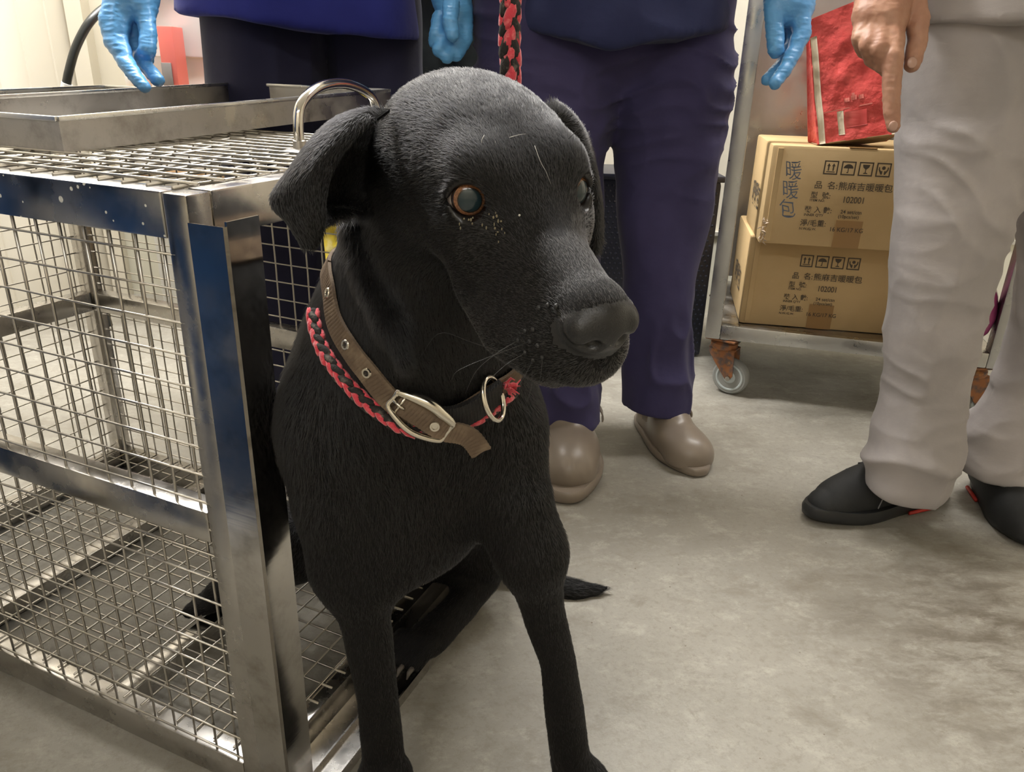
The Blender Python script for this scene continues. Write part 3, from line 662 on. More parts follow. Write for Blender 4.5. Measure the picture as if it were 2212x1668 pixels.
# ---- staff member in dark navy, standing in taupe clogs
pb = thing('person', (.16, 1.55, 0), 'person in dark navy scrub top, violet navy trousers and taupe clogs behind the dog', 'person')
hB = [[((0.4234, 1.4503, 0.8542), .0165), ((0.4245, 1.4298, 0.8179), .0145), ((0.4253, 1.4124, 0.7890), .0132)],
      [((0.4673, 1.4487, 0.8504), .0175), ((0.4697, 1.4291, 0.8162), .0150), ((0.4532, 1.4052, 0.7846), .0122), ((0.4367, 1.3839, 0.7592), .0110), ((0.4172, 1.3641, 0.7376), .0098)],
      [((0.4718, 1.4805, 0.8488), .0160), ((0.4718, 1.4676, 0.8046), .0130), ((0.4488, 1.4411, 0.7668), .0112), ((0.4208, 1.4203, 0.7426), .0100)],
      [((0.4692, 1.5027, 0.8500), .0150), ((0.4759, 1.5005, 0.8056), .0125), ((0.4687, 1.4808, 0.7712), .0110), ((0.4494, 1.4651, 0.7594), .0100)],
      [((0.4577, 1.4970, 0.8494), .0150), ((0.4590, 1.4995, 0.8163), .0120), ((0.4632, 1.5011, 0.7940), .0105)]]
pB = [[((0.4488, 1.5003, 0.9489), .029), ((0.4520, 1.4792, 0.8980), .036), ((0.4485, 1.4561, 0.8553), .030)], [((0.4390, 1.4851, 0.9122), .028), ((0.4325, 1.4598, 0.8642), .024)], [((0.4703, 1.4937, 0.9068), .028), ((0.4707, 1.4628, 0.8584), .024)]]
hand('right_glove', hB, pB, M_glove, pb, extra=wr(2))
hC = [[((-0.1471, 1.5035, 0.8260), .0140), ((-0.1509, 1.4825, 0.8013), .0120), ((-0.1540, 1.4878, 0.7880), .0115)], [((-0.1345, 1.5091, 0.8132), .0150), ((-0.1373, 1.4841, 0.7921), .0130), ((-0.1460, 1.4713, 0.7744), .0120)],
      [((-0.1197, 1.5196, 0.8126), .0150), ((-0.1184, 1.4930, 0.7876), .0130), ((-0.1323, 1.4726, 0.7643), .0118)], [((-0.1060, 1.5372, 0.8289), .0150), ((-0.1017, 1.5128, 0.7962), .0130), ((-0.1170, 1.4849, 0.7679), .0120)],
      [((-0.1255, 1.4909, 0.8478), .0150), ((-0.1261, 1.4690, 0.8211), .0130), ((-0.1206, 1.4599, 0.7991), .0115)]]
pC = [[((-0.1529, 1.6157, 0.9399), .028), ((-0.1433, 1.5737, 0.8908), .034), ((-0.1266, 1.5330, 0.8319), .028)], [((-0.1336, 1.5883, 0.8999), .028), ((-0.1156, 1.5419, 0.8402), .024)]]
hand('left_glove', hC, pC, M_glove, pb, extra=wr(3))
person_body(pb, (.16, 1.56), (.16, 1.60, 1.40), [(-1, (-0.1526, 1.6124, 0.9320), (-.10, 1.66, 1.12)), (1, (0.4492, 1.4958, 0.9379), (.47, 1.55, 1.14))])
def bfold(v):
    hem = np.exp(-((v[:, 2] - .16) / .13) ** 2)
    return .005 * vnoise(v * V3((1, 1, .4)), 15, 11) + (.006 + .009 * hem) * ridge(v + .03 * np.stack([vnoise(v, 7, k) for k in (1, 2, 3)], 1), (22, 22, 8), 12) * (.4 + .6 * hem) + .009 * ridge(v + .035 * np.stack([vnoise(v, 6, k) for k in (4, 5, 6)], 1), (9, 9, 34), 13) / (1 + np.exp(-(v[:, 2] - .56) / .04)) - .005
garment('trousers', (-.12, 1.30, .03), (.44, 1.82, 1.0), [
    ('c', [((.292, 1.585, .86), .095), ((0.2951, 1.5850, 0.7137), .112), ((0.2945, 1.5700, 0.5239), .098), ((0.2978, 1.5500, 0.3392), .076), ((0.3094, 1.5350, 0.1606), .068), ((0.3177, 1.5300, 0.0488), .074)], .006),
    ('c', [((.020, 1.570, .86), .110), ((0.0503, 1.5700, 0.7073), .130), ((0.0727, 1.5300, 0.5409), .094), ((0.0934, 1.4900, 0.3680), .080), ((0.1079, 1.4550, 0.1854), .068), ((0.1176, 1.4400, 0.0629), .072)], .006),
    ('c', [((.06, 1.585, .90), .12), ((.26, 1.585, .90), .12)], .03), ('c', [((.155, 1.58, .80), .11), ((.162, 1.585, .66), .040)], .03)], M_bpants, pb, h=.0052, folds=bfold, clip=[((0, 0, -1), (0, 0, .080), 0)])
garment('scrub_top', (-.16, 1.30, .74), (.50, 1.88, 1.48), [('c', [((.155, 1.575, .74), .222), ((.16, 1.58, 1.0), .205), ((.16, 1.60, 1.28), .175)], .03, ((0, 1, 0), 1.3)), ('c', [((-.02, 1.60, 1.35), .075), ((.34, 1.60, 1.35), .075)], .05),
    ('c', [((-.02, 1.60, 1.35), .08), ((-.09, 1.64, 1.18), .078)], .04), ('c', [((.34, 1.60, 1.35), .08), ((.44, 1.57, 1.19), .078)], .04)], M_btop, pb,
    clip=[((.19, 0, -1), (.145, 1.45, .784), 0), ((-.19, 0, -1), (.145, 1.45, .784), 0)], folds=lambda v: .006 * vnoise(v * V3((1, 1, .6)), 12, 16) + .008 * ridge(v, (8, 8, 14), 17) * np.exp(-((v[:, 2] - .86) / .1) ** 2))
clog((0.3832, 1.3638, 0.0000), (0.3037, 1.6338, 0.0000), M_clog, pb); clog((0.1068, 1.2449, 0.0000), (0.1268, 1.6213, 0.0000), M_clog, pb, -1)

# ---- somebody in charcoal trousers further back
pc = thing('person', (-.16, 2.02, 0), 'person in charcoal green trousers standing furthest back, between the two in scrubs', 'person')
person_body(pc, (-.16, 2.03), (-.16, 2.05, 1.38), [(-1, (-.42, 1.98, .98), (-.40, 2.03, 1.15)), (1, (.12, 2.0, .98), (.09, 2.03, 1.15))], [quick_hand(None, (-.42, 1.98, .98), (0, -.2, -1), 1), quick_hand(None, (.12, 2.0, .98), (0, -.2, -1), -1)])
garment('trousers', (-.38, 1.84, .03), (.06, 2.20, 1.05), [('c', [((-.245, 2.02, .95), .085), ((-.235, 2.02, .70), .092), ((-.235, 2.02, .08), .075)], .01), ('c', [((-.08, 2.02, .95), .085), ((-.08, 2.02, .70), .092), ((-.08, 2.02, .08), .075)], .01), ('c', [((-.22, 2.03, .98), .09), ((-.10, 2.03, .98), .09)], .03)], M_cpants, pc,
    folds=lambda v: .006 * vnoise(v * V3((1, 1, .5)), 20, 21) + .006 * ridge(v, (14, 14, 7), 22), clip=[((0, 0, -1), (0, 0, .05), 0)])
garment('jacket', (-.46, 1.80, .92), (.14, 2.26, 1.46), [('c', [((-.16, 2.04, .92), .165), ((-.16, 2.05, 1.28), .165)], .03, ((0, 1, 0), 1.3)), ('c', [((-.33, 2.05, 1.33), .08), ((.01, 2.05, 1.33), .08)], .05), ('c', [((-.33, 2.05, 1.33), .08), ((-.39, 2.03, 1.17), .07)], .04), ('c', [((.01, 2.05, 1.33), .08), ((.08, 2.03, 1.17), .07)], .04)], M_cpants, pc, clip=[((0, 0, -1), (0, 0, .94), 0)])
sneaker((-.23, 1.86, 0), (-.24, 2.13, 0), pc); sneaker((-.07, 1.86, 0), (-.08, 2.13, 0), pc)

# ---- person in grey, pointing down
pd = thing('person', (.78, 1.24, 0), 'person in grey shirt, grey trousers and black sneakers pointing down with a bare hand', 'person')
hD = [[((0.4804, 1.1072, 0.8100), .0150), ((0.4754, 1.0775, 0.7774), .0125), ((0.4766, 1.0681, 0.7417), .0112), ((0.4800, 1.0609, 0.7112), .0098), ((0.4840, 1.0557, 0.6935), .0085)],
      [((0.4689, 1.1126, 0.8099), .0145), ((0.4597, 1.0862, 0.7853), .0125), ((0.4707, 1.0913, 0.7663), .0110), ((0.4879, 1.1136, 0.7600), .0095)],
      [((0.4593, 1.1211, 0.8122), .0138), ((0.4489, 1.0969, 0.7901), .0118), ((0.4609, 1.1027, 0.7728), .0105), ((0.4777, 1.1222, 0.7678), .0092)],
      [((0.4518, 1.1318, 0.8169), .0125), ((0.4431, 1.1132, 0.7982), .0110), ((0.4528, 1.1181, 0.7840), .0095), ((0.4684, 1.1328, 0.7802), .0085)],
      [((0.5087, 1.1433, 0.8577), .0175), ((0.5151, 1.1182, 0.8235), .0145), ((0.5144, 1.1038, 0.7965), .0118), ((0.5097, 1.0945, 0.7741), .0108), ((0.5081, 1.0918, 0.7674), .0095)]]
pD = [[((0.4896, 1.1836, 0.9159), .026), ((0.4832, 1.1544, 0.8717), .031), ((0.4677, 1.1244, 0.8253), .022)], [((0.4982, 1.1581, 0.8806), .028), ((0.4798, 1.1145, 0.8196), .020)], [((0.4703, 1.1576, 0.8662), .024), ((0.4542, 1.1338, 0.8271), .018)]]
hv, hf = hand(None, hD, pD, None, None, h=.0019, extra=lambda v: .0006 * ridge(v, (90, 90, 260), 31) + .0005 * vnoise(v, 180, 2), k=.0045)
bd = person_body(pd, (.78, 1.25), (.80, 1.27, 1.40), [(-1, (0.4898, 1.1812, 0.9102), (.50, 1.24, 1.12)), (1, (1.06, 1.22, .90), (1.06, 1.27, 1.14))], [(hv, hf), quick_hand(None, (1.06, 1.22, .90), (.05, -.1, -1), -1)])
for p, q, r in (((0.4783, 1.0405, 0.6882), (0.4749, 1.0400, 0.6999), .0062), ((0.5026, 1.0793, 0.7633), (0.5023, 1.0823, 0.7760), .0068)):
    a, b = V3(p), V3(q); ct = (a + b) / 2; fr = np.stack([nrm(np.cross(b - a, (0, -1, .2))), nrm(b - a), nrm(np.cross(nrm(np.cross(b - a, (0, -1, .2))), b - a))], 1)
    F = SDF(ct - .02, ct + .02, .0012); F.ell(ct, (r, np.linalg.norm(b - a) * .55, .0022), fr, k=0); v, f = F.mesh(); quad_object('fingernail', v, f, M_nail, bd)
def dfold(v):
    side = np.clip((v[:, 0] - .585) / .07, .12, 1); top = side / (1 + np.exp(-(v[:, 2] - .50) / .05)); hem = np.exp(-((v[:, 2] - .15) / .07) ** 2)
    u = v[:, 2] * 1.0 + (v[:, 0] - .66) * .75 + .015 * vnoise(v, 14, 5)
    s = (1 - np.abs(np.sin(u * 42 + 1.6 * vnoise(v, 9, 8)))) ** 1.5
    u2 = v[:, 2] - (v[:, 0] - .66) * .55 + .012 * vnoise(v, 14, 7); s2 = (1 - np.abs(np.sin(u2 * 24 + 1.2 * vnoise(v, 8, 9)))) ** 1.5
    return .0050 * top * np.sin(u * 30 + 2 * vnoise(v, 6, 12)) + .0050 * vnoise(v * V3((1, 1, .5)), 13, 31) + .0120 * top * s * np.clip(.55 + 1.3 * vnoise(v, 9, 3), 0, 1) + .014 * hem * s2 + .0045 * ridge(v + .02 * np.stack([vnoise(v, 9, k) for k in (1, 2, 3)], 1), (9, 9, 26), 35) * side + .004 * ridge(v, (16, 16, 10), 33) - .004
garment('trousers', (.50, 1.02, .03), (1.16, 1.46, 1.0), [
    ('c', [((.72, 1.235, .90), .120), ((0.6516, 1.2250, 0.8208), .106), ((0.6740, 1.2250, 0.7021), .100), ((0.6811, 1.2200, 0.5449), .084), ((0.6902, 1.2200, 0.3779), .073), ((0.7071, 1.2150, 0.2560), .067), ((0.6980, 1.2050, 0.1816), .070), ((0.7041, 1.2000, 0.0979), .073)], .006),
    ('c', [((.89, 1.27, .90), .115), ((.925, 1.28, .72), .106), ((0.9251, 1.2800, 0.5411), .084), ((0.9467, 1.2900, 0.3634), .072), ((0.9407, 1.3000, 0.2275), .066), ((0.9158, 1.3000, 0.1423), .070), ((0.9282, 1.3000, 0.0543), .078)], .006),
    ('c', [((.72, 1.25, .93), .12), ((.86, 1.26, .93), .12)], .03)], M_dcloth, pd, h=.0048, folds=dfold, clip=[((0, 0, -1), (0, 0, .070), 0)])
garment('shirt', (.46, .98, .74), (1.16, 1.52, 1.48), [('c', [((.765, 1.25, .74), .247), ((.78, 1.25, 1.0), .215), ((.80, 1.27, 1.28), .175)], .03, ((0, 1, 0), 1.2)), ('c', [((.62, 1.27, 1.35), .075), ((.98, 1.27, 1.35), .075)], .05),
    ('c', [((.62, 1.27, 1.35), .08), ((.53, 1.25, 1.18), .075)], .04), ('c', [((.98, 1.27, 1.35), .08), ((1.05, 1.27, 1.18), .075)], .04)], M_dcloth, pd, clip=[((-.03, 0, -1), (.60, 1.1, .822), 0)],
    folds=lambda v: .005 * vnoise(v * V3((1, 1, .5)), 14, 41))
sneaker((0.5388, 1.2099, 0.0000), (0.8519, 1.3275, 0.0000), pd); sneaker((0.9070, 1.1343, 0.0000), (0.9539, 1.3890, 0.0000), pd)

# ---- staff member in royal blue standing left of the cage, mirrored in its steel
M_teal = cloth('teal_blue_cloth', (.012, .045, .13))
pe = thing('person', (-.95, .46, 0), 'person in teal blue scrub suit standing close beside the left side of the cage', 'person')
person_body(pe, (-.95, .46), (-.98, .44, 1.40), [(-1, (-1.20, .36, .90), (-1.21, .42, 1.13)), (1, (-.74, .36, .90), (-.74, .42, 1.13))], [quick_hand(None, (-1.20, .36, .90), (0, -.1, -1), 1), quick_hand(None, (-.74, .36, .90), (0, -.1, -1), -1)])
garment('trousers', (-1.20, .16, .03), (-.66, .80, 1.0), [('c', [((-.87, .44, .86), .12), ((-.84, .38, .40), .100), ((-.84, .37, .06), .085)], .01), ('c', [((-1.02, .52, .86), .12), ((-1.00, .62, .40), .100), ((-1.00, .64, .06), .085)], .01), ('c', [((-.88, .45, .9), .12), ((-1.02, .48, .9), .12)], .03)], M_teal, pe, folds=lambda v: .006 * vnoise(v * V3((1, 1, .4)), 14, 51))
garment('scrub_top', (-1.34, .12, .68), (-.58, .80, 1.48), [('c', [((-.94, .47, .72), .225), ((-.97, .45, 1.28), .175)], .03, ((0, 1, 0), 1.15)), ('c', [((-1.16, .44, 1.35), .075), ((-.80, .44, 1.35), .075)], .05), ('c', [((-1.16, .44, 1.35), .08), ((-1.21, .42, 1.18), .075)], .04), ('c', [((-.80, .44, 1.35), .08), ((-.74, .42, 1.18), .075)], .04)], M_teal, pe, clip=[((0, 0, -1), (0, 0, .70), 0)])
clog((-.80, .46, 0), (-.88, .22, 0), M_clogw, pe); clog((-.98, .76, 0), (-1.02, .50, 0), M_clogw, pe, -1)
pe.location.x += .05; pe.location.y -= .01

# ---------------------------------------------------------------- box cart
CD = nrm(V3((.967, -.254, 0))); CB = np.array([-CD[1], CD[0], 0]); K0 = V3((.470, 1.80, 0))
def ct(a, b, z): return K0 + CD * a + CB * b + V3((0, 0, z))
cart = thing('steel_cart', ct(.32, .24, 0), 'stainless steel shelf cart on casters carrying two cartons', 'cart')
KW, KD = .66, .46
M_cart = steel('cart_steel', (.52, .52, .51), .30, .12)
def kbar(name, a, b, w, h, m=M_cart, up=(0, 0, 1)): MB().beam(ct(*a), ct(*b), w, h, up, bev=.003).build(name, m, cart, angle=40)
for a, b in ((.018, .018), (KW - .018, .018), (.018, KD - .018), (KW - .018, KD - .018)): kbar('post', (a, b, .148), (a, b, 1.35), .036, .036, up=tuple(CB))
kbar('shelf_rail', (.036, .012, .166), (KW - .036, .012, .166), .024, .036); kbar('shelf_rail', (.036, KD - .012, .166), (KW - .036, KD - .012, .166), .024, .036)
kbar('shelf_rail', (.012, .036, .166), (.012, KD - .036, .166), .024, .036); kbar('shelf_rail', (KW - .012, .036, .166), (KW - .012, KD - .036, .166), .024, .036)
RK = np.stack([CD, CB, (0, 0, 1)], 1)
MB().box(ct(KW / 2, KD / 2, .1815), (KW - .04, KD - .04, .005), RK).build('shelf', M_dull, cart)
MB().box(ct(KW / 2, KD / 2, 1.20), (KW - .04, KD - .04, .02), RK).build('upper_shelf', M_dull, cart)
MB().box(ct(KW / 2, KD - .004, .70), (KW - .07, .004, 1.0), RK).build('back_panel', steel('cart_sheet', (.60, .58, .55), .36, .04), cart)
M_rust = mat('rusty_bracket', (.30, .12, .045), .7, metal=.2, bump=('noise', 150, .6, .001), mix=[('noise', 60, (.12, .085, .075), .45, .62), ('noise', 35, (.50, .24, .08), .62, .75)])
M_grey_rub = mat('grey_caster_tyre', (.27, .275, .26), .5); M_hub = mat('pale_caster_hub', (.48, .53, .53), .4)
for a, b, yaw in ((.050, .040, .35), (KW - .05, .04, -.4), (.05, KD - .04, .8), (KW - .05, KD - .04, .1)):
    p = ct(a, b, 0); dx = nrm(CD * math.cos(yaw) - CB * math.sin(yaw)); ay = np.cross((0, 0, 1), dx); R = np.stack([dx, ay, (0, 0, 1)], 1); wc = p + dx * .028 + V3((0, 0, .046))
    cs = bpy.data.objects.new('caster', None); COL.objects.link(cs); cs.location = (0, 0, 0); cs.parent = cart; cs.matrix_parent_inverse = Matrix.Translation(-Vector(cart.location))
    MB().box(p + (0, 0, .144), (.075, .075, .005), R, bev=.001).build('mounting_plate', M_rust, cs)
    MB().lathe([(.030, 0), (.033, .004), (.033, .014), (.026, .020), (.024, .026)], p + (0, 0, .117), n=28).build('swivel_head', M_rust, cs, angle=40)
    mb = MB()
    for s in (1, -1):
        o = ay * s * .019; q = [(-.030, .118), (.034, .118), (.036, .100), (.038, .052), (.030, .040), (.020, .042), (-.018, .090), (-.030, .108)]
        v = [p + dx * x + o + V3((0, 0, z)) for x, z in q] + [p + dx * x + o + ay * s * .003 + V3((0, 0, z)) for x, z in q]; n = len(q)
        mb.add(v, [tuple(range(n)), tuple(range(n, 2 * n))[::-1]] + [(i, (i + 1) % n, n + (i + 1) % n, n + i) for i in range(n)])
    mb.box(p + (0, 0, .1175) + dx * .002, (.066, .044, .004), R); mb.build('fork', M_rust, cs)
    MB().tube([wc - ay * .026, wc + ay * .026], .006, 12).build('axle', M_dull, cs, angle=40)
    MB().lathe([(.030, -.013), (.041, -.0135), (.0455, -.008), (.0458, 0), (.0455, .008), (.041, .0135), (.030, .013)], wc, ay, 40).build('tyre', M_grey_rub, cs, angle=50)
    MB().lathe([(.008, -.016), (.012, -.016), (.016, -.0125), (.029, -.0125), (.031, -.015), (.034, -.015), (.035, -.013), (.035, .013), (.034, .015), (.031, .015), (.029, .0125), (.016, .0125), (.012, .016), (.008, .016)], wc, ay, 40).build('hub', M_hub, cs, angle=40)

M_card = mat('cardboard', (.60, .43, .225), .75, spec=.2, bump=[('noise', (4, 4, 240), .12, .001), ('noise', 14, .4, .003)], mix=[('noise', 9, (.54, .38, .19), .45, .7)])
M_tape = mat('brown_tape', (.36, .21, .085), .3); M_ink = mat('black_print', (.085, .065, .045), .7); M_blueink = mat('blue_marker', (.13, .16, .22), .7); M_fray = mat('torn_paper', (.62, .50, .38), .9)
BD = nrm(V3((.985, -.172, 0))); BB = np.array([-BD[1], BD[0], 0])
def text_mesh(body, size, bold=0.0):
    c = bpy.data.curves.new('print', 'FONT'); c.body = body; c.size = size; c.offset = bold; c.extrude = .0
    o = bpy.data.objects.new('print', c); COL.objects.link(o); dg = bpy.context.evaluated_depsgraph_get(); dg.update()
    me = bpy.data.meshes.new_from_object(o.evaluated_get(dg)); v = np.array([q.co[:] for q in me.vertices]); f = [tuple(p.vertices) for p in me.polygons]
    bpy.data.objects.remove(o); bpy.data.curves.remove(c); bpy.data.meshes.remove(me); return v, f
def print_on(name, org, ax, body, x, z, size, m, parent, sx=1., bold=0., skew=0., lift=.0016, wob=0):
    """lettering lying on the face through org spanned by ax and up"""
    v, f = text_mesh(body, size, bold); n = np.cross(ax, (0, 0, 1))
    if wob: v[:, 0] += wob * np.sin(v[:, 1] * 170); v[:, 1] += wob * np.sin(v[:, 0] * 150 + 1)
    P_ = V3(org) + ax * (x + v[:, :1] * sx + v[:, 1:2] * skew) + V3((0, 0, 1)) * (z + v[:, 1:2]) + n * lift
    mb = MB(); mb.add(P_, f); return mb.build(name, m, parent)
def poly(mb, org, ax, pts, lift=.0006):
    n = np.cross(ax, (0, 0, 1)); mb.add([V3(org) + ax * x + V3((0, 0, z)) + n * lift for x, z in pts], [tuple(range(len(pts)))])
def handling_marks(org, ax, x, z, s, g, parent):
    """this side up, keep dry, fragile, handle with care"""
    for k in range(4):
        mb = MB(); X = x + k * (s + g)
        def q(a, b): return (X + a * s, z + b * s)
        for r in ([(0, 0), (1, 0), (1, .09), (0, .09)], [(0, .91), (1, .91), (1, 1), (0, 1)], [(0, .09), (.09, .09), (.09, .91), (0, .91)], [(.91, .09), (1, .09), (1, .91), (.91, .91)]): poly(mb, org, ax, [q(*t) for t in r])
        if k == 0:
            for c in (.33, .67):
                poly(mb, org, ax, [q(c - .05, .28), q(c + .05, .28), q(c + .05, .62), q(c - .05, .62)]); poly(mb, org, ax, [q(c - .13, .60), q(c + .13, .60), q(c, .82)])
            poly(mb, org, ax, [q(.2, .17), q(.8, .17), q(.8, .23), q(.2, .23)])
        elif k == 1:
            poly(mb, org, ax, [q(.5 + .34 * math.cos(t), .50 + .30 * math.sin(t)) for t in np.linspace(0, PI, 12)]); poly(mb, org, ax, [q(.47, .20), q(.53, .20), q(.53, .50), q(.47, .50)]); poly(mb, org, ax, [q(.40, .17), q(.53, .17), q(.53, .23), q(.40, .23)])
        elif k == 2:
            poly(mb, org, ax, [q(.24, .82), q(.30, .62), q(.46, .48), q(.54, .48), q(.70, .62), q(.76, .82)]); poly(mb, org, ax, [q(.47, .24), q(.53, .24), q(.53, .48), q(.47, .48)]); poly(mb, org, ax, [q(.33, .17), q(.67, .17), q(.60, .25), q(.40, .25)])
        else:
            poly(mb, org, ax, [q(.5 + .13 * math.cos(t), .64 + .13 * math.sin(t)) for t in np.linspace(0, 2 * PI, 12, endpoint=False)])
            for s_ in (1, -1): poly(mb, org, ax, [q(.5 + s_ * a, b) for a, b in ((.06, .17), (.16, .17), (.34, .50), (.34, .70), (.27, .70), (.25, .52), (.14, .40), (.10, .46), (.06, .40))][::s_])
        mb.build('handling_mark', M_ink, parent)
def carton(org, W, D, H, label, mx, mz, s, mark=True, bow=.004):
    """org: front lower left corner"""
    t = thing('carton', tuple(V3(org) + BD * W / 2 + BB * D / 2), label, 'box', 'cartons on the cart'); R = np.stack([BD, BB, (0, 0, 1)], 1)
    b = MB().box(V3(org) + BD * W / 2 + BB * D / 2 + (0, 0, H / 2), (W, D, H), R, bev=.006).build('body', M_card, t, angle=50)
    o = V3(org) - BB * 0
    MB().box(o + BD * .185 + (0, 0, .031) - BB * .0006, (.056, .0012, .060), R).build('tape', M_tape, b)
    MB().box(o + BD * .185 + BB * D / 2 + (0, 0, H + .0004), (.056, D, .0010), R).build('tape', M_tape, b)
    mb = MB(); mb.box(o + BD * .018 + BB * .0 + (0, 0, H / 2) - BB * .0012, (.012, .0030, H - .012), R, bev=.001); mb.build('edge_seam', M_card, b)
    ax = BD; P0 = o - BB * .0002
    handling_marks(P0, ax, mx, mz, s, s * .22, b)
    for body, x, dz, sz, sx in (('品  名:', -.48, -1.0, .60, 1), ('熊麻吉暖暖包', 1.24, -1.02, .64, 1), ('型  號:', -.62, -1.72, .52, 1), ('102001', 1.69, -1.98, .66, .82), ('裝 入 數:', -.86, -2.80, .52, 1), ('24 set/ctn', 1.72, -2.78, .38, 1),
        ('淨/毛重:', -1.03, -3.82, .54, 1), ('16 KG/17 KG', 1.14, -4.15, .46, .95), ('ITEM NO.', -.62, -2.0, .26, 1), ("INNER Q'TY", -.86, -3.10, .26, 1), ('(10pcs/set)', 1.60, -3.12, .34, 1), ('N.W./G.W.', -1.03, -4.16, .26, 1)):
        print_on('print', P0, ax, body, mx + x * s, mz + dz * s, sz * s, M_ink, b, bold=.00012, sx=sx)
    # the print on the narrow side
    sd = -BB; so = V3(org) + BB * D
    print_on('side_print', so - BD * .0004, sd, '暖暖包', D * .25, H * .30, .060, M_ink, b, bold=.001, sx=.8, skew=-.1)
    return t, b, P0
BZ = .1845
low = carton(V3((.553, 1.815, BZ)), .42, .30, .213, 'lower cardboard carton resting on the cart shelf, reddish smudge on its face', .119, .150, .0285)
upc = carton(V3((.546, 1.735, BZ + .2145)), .42, .30, .213, 'upper cardboard carton with blue handwriting, stacked under the red paper bag', .112, .1565, .0290)
for i, ch in enumerate('暖暖包'):
    print_on('handwriting', upc[2], BD, ch, .034, .146 - i * .041, .043, M_blueink, upc[1], sx=.85, bold=-.0003, skew=-.12, wob=.0016)
mb = MB(); g = np.random.default_rng(3)
for k in range(26):
    c = upc[2] + BD * (.002 + .012 * g.random()) + V3((0, 0, .004 + .05 * g.random() ** 1.5)) - BB * .001; d = g.normal(0, .0035, (4, 3)); mb.add(c + d, [(0, 1, 2), (0, 2, 3), (0, 3, 1), (1, 3, 2)])
mb.build('torn_corner', M_fray, upc[1])
# red paper bag
M_bag = mat('red_paper', (.72, .085, .075), .38, spec=.5, bump=[('noise', 24, .9, .010), ('noise', (60, 60, 90), .35, .002)], mix=[('noise', (9, 9, 14), (.75, .12, .105), .48, .68)])
M_cream = mat('cream_stripe', (.66, .56, .40), .6, bump=('noise', 60, .5, .002)); M_kraft = mat('kraft_paper', (.40, .29, .17), .8, bump=('noise', 40, .6, .003))
bag = thing('paper_bag', (.70, 1.76, .61), 'red paper bag with cream stripes standing on the upper carton', 'bag')
bl, br = V3((0.6413, 1.7354, 0.6149)), V3((0.8005, 1.7096, 0.6442)); tl, tr_ = V3((0.5921, 1.7758, 0.8562)), V3((0.7512, 1.7772, 0.9249)); bz = BZ + .2145 + .213
dd = nrm(V3((.12, .98, 0))) * .075
def bagp(u, w, d): # u across, w up, d depth 0..1
    p = (bl * (1 - u) + br * u) * (1 - w) + (tl * (1 - u) + tr_ * u) * w; q = p + dd * d * (1 - .80 * w) + V3((0, 0, -.022 * d * (1 - w)))
    q[2] = max(q[2], bz + .001); return q
def side_grid(fn, nu=26, nw=34): return np.array([[fn(u, w) for u in np.linspace(0, 1, nu)] for w in np.linspace(0, 1, nw)])
def crump(G, k):
    s = G.shape; p = G.reshape(-1, 3); n = np.zeros_like(p); n[:, 1] = -1; return (p + n * (.0045 * vnoise(p, 26, k) + .002 * vnoise(p, 70, k + 1))[:, None]).reshape(s)
mb = MB(); mb.sheet(crump(side_grid(lambda u, w: bagp(u, w, 0)), 1), .0012); fb = mb.build('front_panel', M_bag, bag, smooth=False, angle=60)
mb = MB(); mb.sheet(crump(side_grid(lambda u, w: bagp(u, w, 1)), 3), .0012); mb.build('back_panel', M_bag, bag, angle=60)
for u in (0, 1):
    mb = MB(); mb.sheet(side_grid(lambda d, w: bagp(u + (.05 if u == 0 else -.05) * math.sin(PI * d) * (1 - .3 * w), w, d), 9, 24), .0012); mb.build('side_gusset', M_bag, bag, angle=60)
mb = MB(); mb.sheet(side_grid(lambda u, d: bagp(u, 0, d) + V3((0, 0, .0006)), 8, 8), .001); mb.build('base', M_kraft, bag)
def strip(u0, u1, w0, w1, m, name='cream_stripe'):
    G = crump(side_grid(lambda u, w: bagp(u0 + (u1 - u0) * u, w0 + (w1 - w0) * w, 0), 4, 34), 1); G[..., 1] -= .0013; mb = MB(); mb.sheet(G, .0003); mb.build(name, m, fb, smooth=True)
strip(.015, .095, 0, .86, M_cream); strip(.90, .985, 0, .60, M_cream); strip(.27, .345, .05, .235, M_cream)
M_pink = mat('pale_red_print', (.74, .20, .16), .5); strip(.10, .895, .243, .252, M_pink, 'printed_line'); strip(.36, .62, .10, .22, mat('fine_print_panel', (.70, .13, .11), .5, mix=[('wave', (1, 1, 420), (.60, .07, .06), .4, .6)]), 'fine_print'); 
for u0, w0, s_ in ((.36, .295, .030), (.44, .30, .034), (.53, .298, .030), (.45, .335, .018)): strip(u0, u0 + s_ * 2.0, w0, w0 + s_, M_pink, 'printed_mark')
# magenta bag on the shelf
mg = thing('plastic_bag', (1.03, 1.72, .19), 'shiny magenta plastic bag at the right end of the cart, between the grey trouser legs', 'bag')
F = SDF((.90, 1.56, .15), (1.16, 1.86, .46), .006); F.ell((1.03, 1.70, .27), (.055, .06, .085), k=.03); F.chain([((1.03, 1.72, .33), .03), ((1.04, 1.71, .41), .014)], k=.03)
v, f = F.mesh(); n3 = vnormals(v, f); v = v + n3 * (.008 * ridge(v, (24, 24, 8), 4) + .004 * vnoise(v, 40, 2))[:, None]; v[:, 2] = np.maximum(v[:, 2], .1845)
quad_object('body', v, f, mat('magenta_film', (.30, .05, .16), .22, spec=.7), mg)

